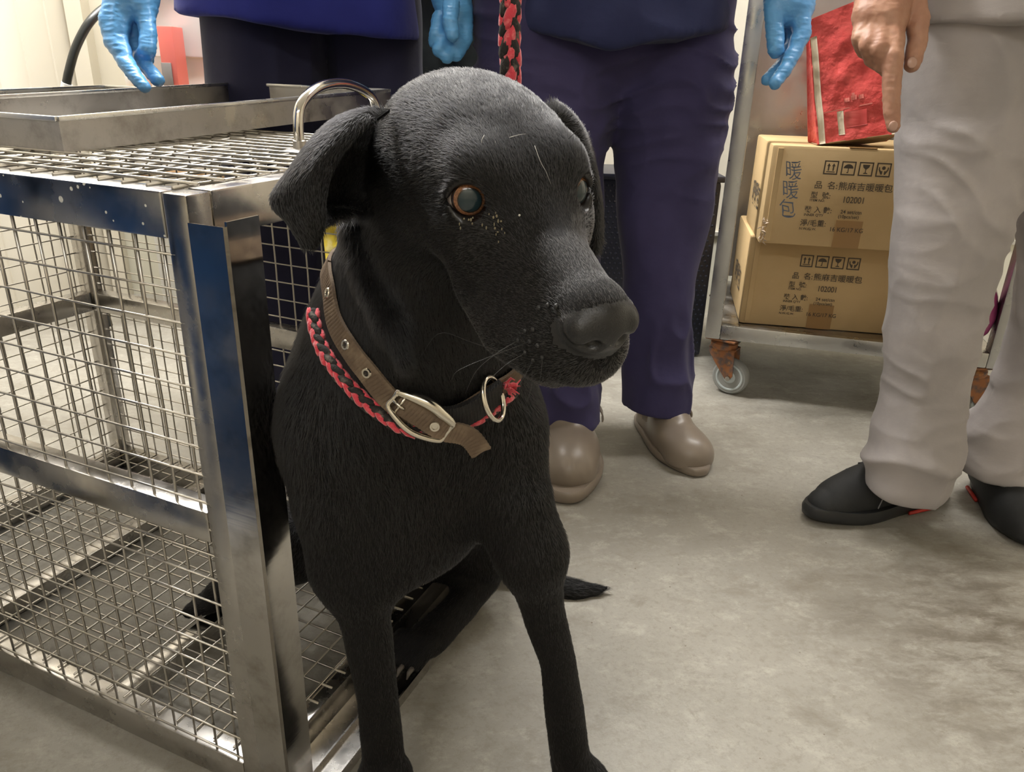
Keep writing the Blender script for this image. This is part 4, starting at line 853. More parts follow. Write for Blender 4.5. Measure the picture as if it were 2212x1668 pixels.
# ---------------------------------------------------------------- the black dog
HR = np.array([[-.9070, .4178, .0524], [-.4106, -.8500, -.3300], [-.0933, -.3208, .9425]])   # columns: right, muzzle, up
HT = np.array([-.0156, .5199, .6813])
def hd(x, y, z): return HT + HR @ np.array([x, y, z])
M_coat = mat('black_coat', (.007, .0065, .0065), .7, spec=.15, bump=[('noise', 900, .35, .001)])
M_leather = mat('nose_leather', (.012, .012, .013), .38, spec=.5, bump=[('voronoi', 1100, .25, .0004)])
M_lid = mat('eye_rim', (.006, .005, .005), .3, spec=.4)
M_claw = mat('claw', (.10, .085, .07), .45)

EYE = {1: hd(.0335, .0385, .0135), -1: hd(-.0305, .0415, .0100)}
EYR = .0136
def eyedir(s): return nrm(HR @ nrm(V3((s * (.46 if s > 0 else .34), 1.0, .20))))
def gaze(s): return nrm(eyedir(s) + (V3((.10, 0, .05)) if s > 0 else V3((.40, .05, .0))))

def dog_prims(F):
    # trunk, sitting in the opening of the cage
    F.ell((-.098, .650, .440), (.094, .102, .145), k=.04)
    F.cone((-.095, .72, .40), .108, (-.095, .92, .23), .100, k=.05)
    F.ell((-.095, .985, .130), (.092, .092, .100), k=.05)
    F.ell((-.120, .80, .40), (.108, .12, .14), k=.04)
    F.ell((-.092, .625, .370), (.062, .070, .070), k=.03)                       # breastbone
    # neck up to the head
    F.cone((-.085, .665, .50), .098, hd(.004, -.062, -.035), .066, k=.05)
    F.cone((-.078, .610, .51), .068, hd(.004, -.03, -.05), .040, k=.03)
    F.chain([((-0.1193, 0.5641, 0.6354), .010), ((-0.1058, 0.5483, 0.6051), .014), ((-0.0896, 0.5298, 0.5762), .015), ((-0.0783, 0.5166, 0.5547), .008)], k=.016, sq=((.8, -.5, .2), 1.5))   # loose skin fold
    # shoulders and forelegs
    F.chain([((-0.1495, 0.6295, 0.4406), .055), ((-0.1447, 0.6054, 0.3823), .045), ((-0.1404, 0.5962, 0.3210), .0375)], k=.05)
    F.chain([((-0.1414, 0.6004, 0.3180), .0325), ((-0.1341, 0.6005, 0.2399), .0235), ((-0.1288, 0.6072, 0.1515), .0208), ((-0.1281, 0.6170, 0.0706), .0225), ((-0.1264, 0.6162, 0.0166), .020)], k=.03)
    F.chain([((-0.0146, 0.6221, 0.4487), .048), ((0.0020, 0.6016, 0.3993), .036), ((0.0213, 0.5896, 0.3441), .0275)], k=.03)
    F.chain([((0.0213, 0.5896, 0.3441), .0275), ((0.0380, 0.6036, 0.2605), .0205), ((0.0549, 0.6102, 0.1981), .0182), ((0.0680, 0.6212, 0.1070), .0212), ((0.0763, 0.6247, 0.0500), .0215)], k=.03)
    # forepaws
    for cx, cy in ((-.126, .600), (.092, .604)):
        F.ell((cx, cy + .006, .024), (.031, .040, .024), k=.02)
        for i, dx in enumerate((-.022, -.008, .008, .022)):
            F.cone((cx + dx * .7, cy - .008, .020), .0140, (cx + dx * 1.15, cy - .042 + abs(dx) * .45, .013), .0120, k=.008)
    # hind leg lying outside the opening, its paw on the frame
    F.chain([((-.075, .985, .12), .062), ((-0.0316, 0.9387, 0.0894), .038), ((-0.0366, 0.9379, 0.0614), .030), ((-0.0602, 0.8881, 0.0457), .0235), ((-0.0855, 0.8438, 0.0433), .0235)], k=.03)
    F.ell((-0.1015, 0.8169, 0.0437), (.028, .036, .020), frame((0, 0, 1), (.5, .8, 0)), k=.015)
    for i in range(4):
        a = V3((-0.1011, 0.8141, 0.0500)) + (-.010 - .003 * i, -.010, .002) + np.array([.016, -.004, 0]) * (i - 1.5)
        F.cone(a, .0115, a + (-.016, -.024, -.012), .0095, k=.007)
    # other hind leg inside the cage
    F.chain([((-.16, .96, .14), .08), ((-0.2575, 0.8108, 0.1988), .050), ((-0.3062, 0.8553, 0.1234), .034), ((-0.3654, 0.8706, 0.0819), .023), ((-0.4011, 0.8810, 0.0547), .022)], k=.03)
    for i in range(4):
        a = V3((-0.4061, 0.8838, 0.0484)) + np.array([.004, .013, 0]) * (i - 1.5)
        F.cone(a, .012, a + (-.026, -.004, -.008), .0095, k=.007)
    # tail on the floor
    F.chain([((-.03, 1.04, .07), .03), ((.03, 1.01, .030), .021), ((0.0622, 0.9828, 0.0131), .0185), ((0.1054, 0.9795, 0.0050), .0175), ((0.1376, 0.9801, 0.0066), .010), ((0.1568, 0.9817, 0.0104), .003)], k=.03)

def head_prims(F):
    H = hd; R = HR
    F.ell(H(0, -.040, .006), (.060, .070, .044), R, k=.02)
    F.ell(H(0, .008, .010), (.050, .050, .036), R, k=.025)
    for s in (1, -1):
        F.ell(H(s * .026, .034, .024), (.018, .022, .016), R, k=.018)           # brow
        F.ell(H(s * .035, -.012, -.018), (.022, .042, .032), R, k=.02)          # cheek
        F.ell(H(s * .033, .030, -.012), (.018, .026, .018), R, k=.02)
    F.chain([(H(0, .045, -.020), .036), (H(0, .090, -.028), .031), (H(0, .124, -.030), .027)], k=.03)
    F.chain([(H(0, .030, .010), .020), (H(0, .085, -.006), .017), (H(0, .135, -.008), .016)], k=.02)
    for s in (1, -1):
        F.chain([(H(s * .018, .045, -.052), .022), (H(s * .018, .085, -.054), .023), (H(s * .014, .118, -.047), .020), (H(s * .008, .137, -.038), .015)], k=.02)   # lips
    F.chain([(H(0, .005, -.058), .024), (H(0, .060, -.072), .018), (H(0, .106, -.070), .016)], k=.02)
    # nose pad
    F.ell(H(0, .1485, -.012), (.0205, .0150, .0165), R, k=.004)
    F.ell(H(0, .1420, -.003), (.0170, .0150, .0120), R, k=.008)
    for s in (1, -1):
        F.ell(H(s * .0098, .1640, -.0150), (.0058, .0090, .0042), R, k=.002, op=-1)
        F.ell(H(s * .0150, .1510, -.0085), (.0062, .0085, .0075), R, k=.005)
        F.chain([(H(s * .0120, .1620, -.0165), .0030), (H(s * .0195, .1560, -.0175), .0022), (H(s * .0228, .1475, -.0130), .0017), (H(s * .0222, .1440, -.0070), .0010)], k=.0015, op=-1)
    F.chain([(H(0, .166, -.016), .0012), (H(0, .158, -.030), .0014), (H(0, .150, -.044), .0014)], k=.002, op=-1)
    # mouth line
    for s in (1, -1):
        F.chain([(H(s * .006, .146, -.060), .0016), (H(s * .024, .120, -.068), .0018), (H(s * .037, .085, -.071), .0018), (H(s * .040, .050, -.066), .0018)], k=.003, op=-1)
    # eye sockets and lids
    for s in (1, -1):
        d = eyedir(s); c = EYE[s]; up, sd = nrm(np.cross(d, np.cross(HR[:, 2], d))), nrm(np.cross(HR[:, 2], d))
        F.ell(c, (EYR + .0012,) * 3, k=.006)                                  # brow and lid bulge over the ball
        F.ell(c + d * .009, (.0122, .0120, .0130), frame(d, HR[:, 2]), k=.004, op=-1)
        pts = []
        for a in np.linspace(0, 2 * PI, 25):
            ca, sa = math.cos(a), math.sin(a)
            q = sd * ca * (.0130 if ca * s < 0 else .0122) + up * sa * .0114
            q = q + d * math.sqrt(max(.0150 ** 2 - q @ q, 1e-6)); pts.append((c + q, .0021))
        F.chain(pts, k=.004)
        F.chain([(c + sd * -s * .0125 + d * .007 - up * .002, .0022), (c + sd * -s * .0185 + d * .0065 - up * .006, .0012)], k=.003, op=-1)

def ear(F, rows):
    pass

def leaf(rows, n, m):
    """rows of (px, py, t) points -> fine grid"""
    A = spline(np.array([spline(r, m) for r in rows]), n); return A

EAR_NEAR = [  # outer front edge -> fold -> rear edge, from the top of the ear to its tip
 [(-0.0836, 0.5296, 0.7221), (-0.0968, 0.5265, 0.7224), (-0.1129, 0.5335, 0.7185), (-0.1064, 0.5610, 0.7193), (-0.0861, 0.5658, 0.7178)],
 [(-0.0948, 0.5129, 0.7131), (-0.1080, 0.5097, 0.7158), (-0.1247, 0.5248, 0.7104), (-0.1136, 0.5627, 0.7105), (-0.0840, 0.5708, 0.7040)],
 [(-0.1053, 0.4998, 0.7022), (-0.1168, 0.4938, 0.7035), (-0.1342, 0.5115, 0.6992), (-0.1238, 0.5608, 0.6928), (-0.0832, 0.5664, 0.6855)],
 [(-0.1139, 0.4898, 0.6886), (-0.1255, 0.4812, 0.6887), (-0.1443, 0.5008, 0.6838), (-0.1312, 0.5514, 0.6700), (-0.0859, 0.5588, 0.6671)],
 [(-0.1186, 0.4833, 0.6728), (-0.1312, 0.4746, 0.6729), (-0.1543, 0.4922, 0.6684), (-0.1363, 0.5356, 0.6581), (-0.0958, 0.5500, 0.6537)],
 [(-0.1190, 0.4803, 0.6605), (-0.1273, 0.4729, 0.6582), (-0.1440, 0.4856, 0.6577), (-0.1310, 0.5134, 0.6567), (-0.1130, 0.5417, 0.6520)],
 [(-0.1218, 0.4781, 0.6500), (-0.1267, 0.4742, 0.6483), (-0.1367, 0.4815, 0.6477), (-0.1302, 0.4909, 0.6495), (-0.1241, 0.5065, 0.6533)],
 [(-0.1267, 0.4772, 0.6425), (-0.1287, 0.4756, 0.6413), (-0.1330, 0.4789, 0.6413), (-0.1310, 0.4803, 0.6422), (-0.1266, 0.4845, 0.6444)]]
EAR_FAR = [
 [(0.0150, 0.5527, 0.7255), (0.0225, 0.5646, 0.7282), (0.0291, 0.5842, 0.7232)],
 [(0.0234, 0.5492, 0.7171), (0.0346, 0.5611, 0.7197), (0.0470, 0.5881, 0.7064)],
 [(0.0331, 0.5552, 0.7055), (0.0456, 0.5646, 0.7020), (0.0566, 0.5882, 0.6805)],
 [(0.0438, 0.5584, 0.6869), (0.0540, 0.5599, 0.6775), (0.0615, 0.5777, 0.6553)],
 [(0.0496, 0.5599, 0.6645), (0.0564, 0.5574, 0.6585), (0.0623, 0.5718, 0.6411)],
 [(0.0520, 0.5573, 0.6452), (0.0568, 0.5548, 0.6392), (0.0615, 0.5623, 0.6310)],
 [(0.0543, 0.5559, 0.6288), (0.0568, 0.5543, 0.6248), (0.0596, 0.5602, 0.6259)]]

def build_dog():
    t = thing('dog', (-.08, .75, 0), 'black short-haired dog with brown eyes sitting half out of the steel cage', 'dog')
    n0, c0 = nrm(V3((0, -.6, .8))), V3((-.07, .62, .565))          # plane through the neck where both resolutions meet
    parts = []
    for lo, hi, h, side in (((-.50, .50, -.004), (.22, 1.14, .64), .0034, -1), ((-.20, .32, .45), (.13, .70, .80), .0015, 1)):
        F = SDF(lo, hi, h); dog_prims(F); head_prims(F)
        v, f = F.mesh(); v = relax(v, f, 2 if side < 0 else 1)
        sd_ = ((v - c0) @ n0) * side; keep = (sd_[f] > -.003).all(1)
        parts.append((v, f[keep])); del F
    for rows in (EAR_NEAR, EAR_FAR):
        mb = MB(); mb.sheet(leaf(rows, 44, 40), .0045); vv = np.concatenate(mb.v); parts.append((relax(vv, np.array(mb.f), 2), np.array(mb.f)))
    vs, fs, tg, off = [], [], [], 0
    for i, (v, f) in enumerate(parts):
        vs.append(v); fs.append(f + off); tg += [i] * len(f); off += len(v)
    v, f, tg = np.concatenate(vs), np.concatenate(fs), np.array(tg)
    # nose leather and eye rims by place
    c = v[f].mean(1); L = (c - HT) @ HR
    mi = np.zeros(len(f), int)
    nose = (L[:, 1] > .1375) & (L[:, 2] > -.0285 + np.abs(L[:, 0]) * .25) & (np.abs(L[:, 0]) < .0235) & (L[:, 1] - L[:, 2] * 1.0 > .1475)
    mi[nose & (tg == 1)] = 1
    for s in (1, -1):
        d = eyedir(s); q = c - EYE[s]; mi[(np.linalg.norm(q - d * .0125, axis=1) < .0130) & (tg == 1)] = 2
    body = quad_object('body', v, f, [M_coat, M_leather, M_lid], t, mi)
    return t, body, v, f, mi, tg

dog, dog_body, DV, DF, DMI, DTG = build_dog()

M_pupil = mat('pupil', (.012, .026, .032), .03, spec=.6)  # blue-grey tint paints a window's reflection into the pupil colour
M_iris = mat('iris', (.15, .062, .026), .2, coat=.3, mix=[('noise', 900, (.27, .125, .055), .45, .6)])
M_rim = mat('iris_rim', (.02, .012, .008), .15, coat=.2)
M_sclera = mat('sclera', (.30, .25, .23), .25, coat=1.)
def build_eye(s):
    g = gaze(s); R = frame(g, (0, 0, 1)); n = 40
    an = [0, .2, .38, .52, .58, .68, .78, .86, .95, 1.05, 1.3, 1.6, 1.9]; ring = np.linspace(0, 2 * PI, n, endpoint=False)
    v = [(0, 0, EYR)] + [(EYR * math.sin(a) * math.cos(t), EYR * math.sin(a) * math.sin(t), EYR * math.cos(a)) for a in an[1:] for t in ring]
    f = [(0, 1 + k, 1 + (k + 1) % n) for k in range(n)]; mi = [0] * n
    for i in range(len(an) - 2):
        m_ = 0 if an[i + 2] <= .53 else 2 if an[i + 2] <= .59 else 1 if an[i + 2] <= .79 else 2 if an[i + 2] <= .96 else 3
        for k in range(n):
            a0 = 1 + i * n; f.append((a0 + k, a0 + n + k, a0 + n + (k + 1) % n, a0 + (k + 1) % n)); mi.append(m_)
    mb = MB(); mb.add(np.array(v) @ R.T + EYE[s], f); mb.m = mi
    o = mb.build('eye', [M_pupil, M_iris, M_rim, M_sclera], dog, smooth=True); return o
for _s in (1, -1): build_eye(_s)

# ---- coat: short hairs combed along the body
def hair_material(name, col, rough):
    m = bpy.data.materials.new(name); m.use_nodes = True; nt = m.node_tree; N, L = nt.nodes, nt.links
    N.remove(N['Principled BSDF']); h = N.new('ShaderNodeBsdfHairPrincipled'); h.parametrization = 'COLOR'
    h.inputs['Color'].default_value = (*col, 1); h.inputs['Roughness'].default_value = rough; h.inputs['Radial Roughness'].default_value = .55
    h.inputs['Random Roughness'].default_value = .3; h.inputs['Coat'].default_value = 0; h.inputs['IOR'].default_value = 1.50
    L.new(h.outputs[0], N['Material Output'].inputs['Surface']); return m
M_hair = hair_material('black_hair', (.0036, .0035, .0039), .32)

def _a(*L): return [(V3(p), nrm(V3(d)), ln, w) for p, d, ln, w in L]
def lh(x, y, z): return HR @ V3((x, y, z))
FLOW = _a(
 (hd(0, .14, .005), lh(0, -1, .2), .0022, .02), (hd(0, .09, .02), lh(0, -1, .3), .0030, .03), (hd(0, .04, .045), lh(0, -1, .4), .0045, .03), (hd(0, -.03, .06), lh(0, -1, 0), .0065, .05),
 (hd(0, -.10, .03), lh(0, -1, -.5), .0080, .05),
 (hd(.03, .11, -.03), lh(0, -1, -.5), .0028, .03), (hd(.035, .07, -.03), lh(0, -1, -.4), .0032, .03), (hd(.05, .02, -.02), lh(0, -1, -.5), .0040, .03), (hd(.06, -.03, .01), lh(0, -1, -.6), .0055, .04),
 (hd(.03, .12, -.06), lh(.1, -.8, -.8), .0038, .02), (hd(.05, -.02, -.05), lh(0, -1, -.9), .0065, .03),
 (hd(-.03, .11, -.03), lh(0, -1, -.5), .0028, .03), (hd(-.05, .02, -.02), lh(0, -1, -.5), .0040, .03), (hd(-.06, -.03, .01), lh(0, -1, -.6), .0055, .04),
 ((-0.1218, 0.5011, 0.7055), V3((-0.1374, 0.4788, 0.6517)) - V3((-0.1047, 0.5035, 0.7113)), .0045, .05), ((-0.1376, 0.4810, 0.6570), V3((-0.1313, 0.4745, 0.6412)) - V3((-0.1441, 0.4898, 0.6782)), .0040, .04),
 ((0.0508, 0.5739, 0.6723), (0, .1, -1), .004, .03),
 ((-0.1350, 0.5906, 0.6081), (.05, -.1, -1), .0135, .06), ((-0.1670, 0.6313, 0.5493), (-.3, -.1, -1), .0150, .06), ((-0.0880, 0.5388, 0.5874), (.2, -.2, -1), .0100, .04), ((-0.0373, 0.5400, 0.5380), (.3, -.1, -1), .0090, .05),
 ((-0.1808, 0.6053, 0.4865), (.1, -.1, -1), .0130, .06), ((-0.1167, 0.5411, 0.4885), (.25, -.1, -1), .0150, .06), ((-0.0792, 0.5236, 0.4461), (.1, -.1, -1), .0130, .06), ((-0.0190, 0.5489, 0.4550), (-.2, 0, -1), .0100, .06),
 ((0.0188, 0.5923, 0.4554), (.05, 0, -1), .0075, .06), ((-0.1410, 0.5861, 0.3357), (0, 0, -1), .0065, .06), ((0.0231, 0.5880, 0.3403), (.1, 0, -1), .0060, .06),
 ((-.13, .61, .15), (0, 0, -1), .0050, .08), ((0.0575, 0.6106, 0.1859), (.1, 0, -1), .0045, .08), ((-.13, .60, .02), (0, -.7, -.5), .0050, .05), ((.09, .60, .02), (0, -.7, -.5), .0050, .05),
 ((-.19, .72, .42), (0, .5, -1), .0090, .08), ((-.09, .85, .40), (0, 1, -.5), .0110, .1), ((.0, .95, .15), (.2, -.3, -1), .0080, .08), ((-0.0826, 0.8467, 0.0504), (-.4, -.6, -.3), .0055, .06),
 ((.10, .98, .02), (1, 0, -.1), .0130, .05), ((-.35, .86, .10), (-.8, 0, -.4), .006, .08))

def grow(name, v, f, sel, dens, scale, parent, width=.00011, seed=3):
    g = np.random.default_rng(seed); fs = f[sel]; a, b, c, d = (v[fs[:, k]] for k in range(4))
    ar = np.linalg.norm(np.cross(c - a, d - b), axis=1) / 2; dn = dens if np.ndim(dens) == 0 else dens[sel]
    num = g.poisson(ar * dn); i = np.repeat(np.arange(len(fs)), num); n = len(i)
    u, w = g.random(n)[:, None], g.random(n)[:, None]
    p = (a[i] * (1 - u) + b[i] * u) * (1 - w) + (d[i] * (1 - u) + c[i] * u) * w
    VN = vnormals(v, f); N = nrm(VN[fs[i]].mean(1))
    D = np.zeros((n, 3)); Ln = np.zeros(n); W = np.zeros(n)
    for q, dr, ln, sg in FLOW:
        r = np.linalg.norm(p - q, axis=1) / sg; x = 1 / (1e-3 + r ** 4); D += x[:, None] * dr; Ln += x * ln; W += x
    D = nrm(D); Ln = Ln / W * scale
    cl = np.stack([vnoise(p, 160, 1), vnoise(p, 160, 2), vnoise(p, 160, 3)], 1); fine = g.normal(0, 1, (n, 3))
    sm = np.clip(Ln / .008, .25, 1)[:, None]; D = nrm(D + .30 * cl * sm + .12 * fine * sm); D = nrm(D - N * (D * N).sum(1, keepdims=True))
    Ln = Ln * (.65 + .5 * g.random(n)); lift = ((.20 + .16 * g.random(n) + .10 * vnoise(p, 90, 5)) * np.clip(Ln / .006, .5, 1))[:, None]
    t = np.array([0, .35, .7, 1.0]); pts = np.zeros((n, 4, 3))
    for k, q in enumerate(t): pts[:, k] = p + Ln[:, None] * (D * q + N * lift * (q - .35 * q * q)) - N * np.minimum(.0004, Ln * .03)[:, None] + fine * (Ln * .05 * q * q)[:, None]
    cu = bpy.data.hair_curves.new(name); cu.add_curves([4] * n)
    cu.attributes['position'].data.foreach_set('vector', pts.astype(np.float32).ravel())
    ra = cu.attributes.new('radius', 'FLOAT', 'POINT'); ra.data.foreach_set('value', np.outer(width * (.62 + .38 * np.clip(Ln / .008, 0, 1)), [1, .95, .7, .15]).ravel().astype(np.float32))
    cu.materials.append(M_hair); o = bpy.data.objects.new(name, cu); COL.objects.link(o)
    if parent: put_under(o, parent)
    print('hairs', name, n); return o

_c = DV[DF].mean(1); _L = (_c - HT) @ HR
_sel = (DMI == 0) | ((DMI == 1) & (_L[:, 1] - _L[:, 2] < .1520) & (_L[:, 2] > -.012)) | (DMI == 2)
_eye = np.zeros(len(_c), bool)
for _s in (1, -1): _eye |= np.linalg.norm(_c - EYE[_s] - eyedir(_s) * .0125, axis=1) < .0136
_in = (DTG == 0) & (((_c - V3((-.07, .62, .565))) @ nrm(V3((0, -.6, .8)))) > -.002)
_dens = np.where(DTG == 0, 36e4, 125e4) * np.where((_c[:, 1] > .80) | (_c[:, 2] < .12), .45, 1.)
_muz = (DTG == 1) & (_L[:, 1] + .012 * vnoise(_c, 60, 8) > .062) & (_L[:, 2] < .012)
grow('fur', DV, DF, _sel & ~_eye & ~_muz, _dens, 1.0, dog_body)
M_hair_black = M_hair; M_hair = hair_material('muzzle_hair', (.015, .0142, .014), .40)
grow('muzzle_fur', DV, DF, _sel & ~_eye & _muz, _dens, 1.0, dog_body, seed=5)
# whiskers, whisker beds, and bits of lint and dried tears
M_whisk = mat('whisker', (.035, .034, .034), .35); M_lint = mat('pale_lint', (.62, .60, .55), .8); M_crust = mat('dried_tears', (.22, .19, .12), .8)
mb = MB(); bd_v, bd_f = (lambda n=7, m=5: ([(math.sin(PI * j / m) * math.cos(2 * PI * i / n), math.sin(PI * j / m) * math.sin(2 * PI * i / n), math.cos(PI * j / m)) for j in range(1, m) for i in range(n)] + [(0, 0, 1), (0, 0, -1)], [(j * n + i, (j + 1) * n + i, (j + 1) * n + (i + 1) % n, j * n + (i + 1) % n) for j in range(m - 2) for i in range(n)] + [((m - 1) * n, i, (i + 1) % n) for i in range(n)] + [((m - 1) * n + 1, (m - 2) * n + (i + 1) % n, (m - 2) * n + i) for i in range(n)]))()
for p, r in (((0.0138, 0.4089, 0.6278), .0017), ((0.0183, 0.4036, 0.6309), .0016), ((0.0226, 0.3984, 0.6320), .0018), ((0.0066, 0.4115, 0.6133), .0015), ((0.0109, 0.4072, 0.6157), .0016), ((0.0029, 0.4143, 0.6067), .0014), ((0.0093, 0.4072, 0.6086), .0015), ((0.0137, 0.4026, 0.6078), .0016), ((0.0070, 0.4092, 0.6011), .0014), ((0.0115, 0.4059, 0.5981), .0014), ((0.0165, 0.4006, 0.6018), .0015)):
    mb.add(np.array(bd_v) * r + V3(p), bd_f)
tag(mb.build('whisker_beds', M_leather, dog_body, smooth=True), kind='stuff')
def strand(name, pts, r, m): MB().tube(spline(pts, 14), np.linspace(r, r * .3, 14), 5).build(name, m, dog_body, smooth=True)
for w in ([(0.0029, 0.4137, 0.6069), (-0.0087, 0.4090, 0.6007), (-0.0201, 0.4051, 0.5912), (-0.0263, 0.4000, 0.5789)], [(0.0070, 0.4092, 0.6011), (-0.0045, 0.4034, 0.5951), (-0.0145, 0.3975, 0.5860), (-0.0194, 0.3943, 0.5782)], [(0.0093, 0.4069, 0.6087), (-0.0121, 0.3941, 0.6039), (-0.0292, 0.3863, 0.5982), (-0.0328, 0.3842, 0.5930)],
          [(0.0006, 0.4186, 0.5952), (-0.0246, 0.4347, 0.5973), (-0.0451, 0.4460, 0.5987), (-0.0585, 0.4493, 0.5804)], [(0.0062, 0.4156, 0.5879), (0.0047, 0.4070, 0.5827), (0.0034, 0.4041, 0.5758)], [(0.0113, 0.4092, 0.5906), (0.0110, 0.4019, 0.5836), (0.0086, 0.3938, 0.5771)], [(0.0201, 0.4005, 0.5943), (0.0219, 0.3938, 0.5901), (0.0251, 0.3873, 0.5874)],
          [(0.0115, 0.4058, 0.5981), (0.0072, 0.3951, 0.5932), (0.0024, 0.3870, 0.5868)], [(0.0165, 0.4006, 0.6018), (0.0155, 0.3903, 0.5948), (0.0137, 0.3839, 0.5871)]):
    strand('whisker', w, .00019, M_whisk)
strand('lint', [(-0.0206, 0.4701, 0.7130), (-0.0220, 0.4671, 0.7096), (-0.0193, 0.4674, 0.7065), (-0.0144, 0.4674, 0.7077), (-0.0140, 0.4684, 0.7102)], .00015, M_lint)
strand('lint', [(-0.0060, 0.4750, 0.7117), (-0.0012, 0.4772, 0.7130), (0.0037, 0.4796, 0.7137)], .0002, M_lint)
strand('lint', [(0.0091, 0.4723, 0.7077), (0.0128, 0.4650, 0.6994), (0.0162, 0.4623, 0.6941), (0.0191, 0.4591, 0.6877)], .00014, M_lint)
strand('lint', [(0.0295, 0.4850, 0.7111), (0.0322, 0.4780, 0.7149), (0.0350, 0.4740, 0.7184)], .00026, M_whisk)
g = np.random.default_rng(11); mb = MB()
for p, n, sp in (((-0.0131, 0.4487, 0.6704), 6, .0022), ((-0.0103, 0.4472, 0.6654), 6, .0026), ((-0.0085, 0.4457, 0.6604), 6, .0022), ((-0.0314, 0.4575, 0.6651), 5, .0018), ((-0.0263, 0.4545, 0.6649), 5, .0018), ((-0.0206, 0.4507, 0.6621), 5, .0026)):
    for _ in range(n):
        c = V3(p) + HR @ V3(g.normal(0, sp, 3) * (1, .5, 1)); mb.add(np.array(bd_v) * (.00035 * (1 + g.random()), .00035, .00045 * (1 + 2 * g.random())) + c, bd_f)
tag(mb.build('dried_tears', M_crust, dog_body, smooth=True), kind='stuff')
mb = MB(); mb.add(np.array(bd_v) * .0007 + V3((0.0013, 0.4457, 0.6716)), bd_f); mb.build('tear_drop', M_lint, dog_body, smooth=True)
# claws
for c in ([(-.126 + d * 1.15, .604 - .058 + abs(d) * .45) for d in (-.022, -.008, .008, .022)] + [(.092 + d * 1.15, .604 - .056 + abs(d) * .45) for d in (-.022, -.008, .008, .022)]):
    MB().tube([(c[0], c[1] + .006, .014), (c[0], c[1] - .003, .011), (c[0], c[1] - .009, .004)], [.004, .0032, .0008], 8).build('claw', M_claw, dog_body, smooth=True)
for i in range(4):
    a = V3((-0.1011, 0.8141, 0.0500)) + (-.010 - .003 * i, -.010, .002) + np.array([.016, -.004, 0]) * (i - 1.5) + (-.016, -.024, -.012)
    MB().tube([a + (-.003, -.005, -.001), a + (-.008, -.013, -.004), a + (-.010, -.018, -.010)], [.0040, .0030, .0008], 8).build('claw', M_claw, dog_body, smooth=True)
    a = V3((-0.4061, 0.8838, 0.0484)) + np.array([.004, .013, 0]) * (i - 1.5) + (-.026, -.004, -.008)
    MB().tube([a + (-.006, 0, 0), a + (-.013, 0, -.003), a + (-.018, 0, -.009)], [.0038, .0030, .0008], 8).build('claw', M_claw, dog_body, smooth=True)

# ---------------------------------------------------------------- collar, rope and leash
def on_neck(p, off):
    """nearest point of the dog's coat, lifted by off; returns point and normal"""
    global _nv
    try: _nv
    except NameError:
        m = (np.abs(DV[:, 2] - .56) < .16) & (DV[:, 1] > .40) & (DV[:, 1] < .80); n = vnormals(DV, DF)
        L = (DV - HT) @ HR; m &= ~((L[:, 1] > .03) & (L[:, 2] > -.10))
        _nv = (DV[m], n[m])
    d = np.linalg.norm(_nv[0] - p, axis=1); i = np.argsort(d)[:24]; n = nrm(_nv[1][i].mean(0)); return _nv[0][i[:6]].mean(0) + n * off, n
M_web = mat('brown_webbing', (.115, .078, .050), .8, mix=[('noise', 60, (.20, .145, .095), .45, .7)], bump=('noise', 900, .6, .0006))
M_webd = mat('black_webbing', (.014, .013, .013), .6, bump=('wave', (260, 260, 260), .8, .0008))
M_nickel = mat('nickel', (.66, .62, .54), .16, metal=1., bump=('noise', 180, .15, .0005))
M_ropered = mat('red_fleece', (.62, .045, .07), .9, sheen=.4, bump=('noise', 500, .9, .001), mix=[('noise', 300, (.75, .16, .17), .5, .7)])
M_ropeblk = mat('black_fleece', (.022, .019, .018), .9, bump=('noise', 500, .9, .001), mix=[('noise', 150, (.15, .13, .11), .55, .7)])

def strap(name, path, width, th, m, parent, off=.004, n=90, follow=True, wdir=None, ribs=True):
    P_ = spline(path, n); out, nn = [], []
    for p in P_:
        if follow: q, k = on_neck(p, off)
        else: q, k = p, None
        out.append(q); nn.append(k)
    out = np.array(out)
    for _ in range(6): out[1:-1] = out[1:-1] * .5 + (out[:-2] + out[2:]) * .25
    t = nrm(np.gradient(out, axis=0)); 
    if follow:
        nn = np.array(nn)
        for _ in range(10): nn[1:-1] = nn[1:-1] * .4 + (nn[:-2] + nn[2:]) * .3
    else: nn = np.tile(V3(wdir), (n, 1))
    nn = nrm(nn - t * (nn * t).sum(1, keepdims=True)); w = np.cross(t, nn)
    s_ = np.r_[0, np.cumsum(np.linalg.norm(np.diff(out, axis=0), axis=1))]
    if ribs:
        u = np.linspace(0, s_[-1], int(s_[-1] / .0007)); I = lambda A: np.stack([np.interp(u, s_, A[:, j]) for j in range(3)], 1); O, W_, N_ = I(out), I(w), I(nn)
        G = np.stack([O + W_ * width * k + N_ * (.00030 * np.sin(2 * PI * (u / .0030 + k * .8)))[:, None] * (1 if abs(k) < .49 else 0) for k in np.linspace(-.5, .5, 9)], 1)
    else: G = np.stack([out + w * width * k for k in (-.5, -.3, -.1, .1, .3, .5)], 1)
    mb = MB(); mb.sheet(G, th); return mb.build(name, m, parent, smooth=False, angle=50), out, nn, w

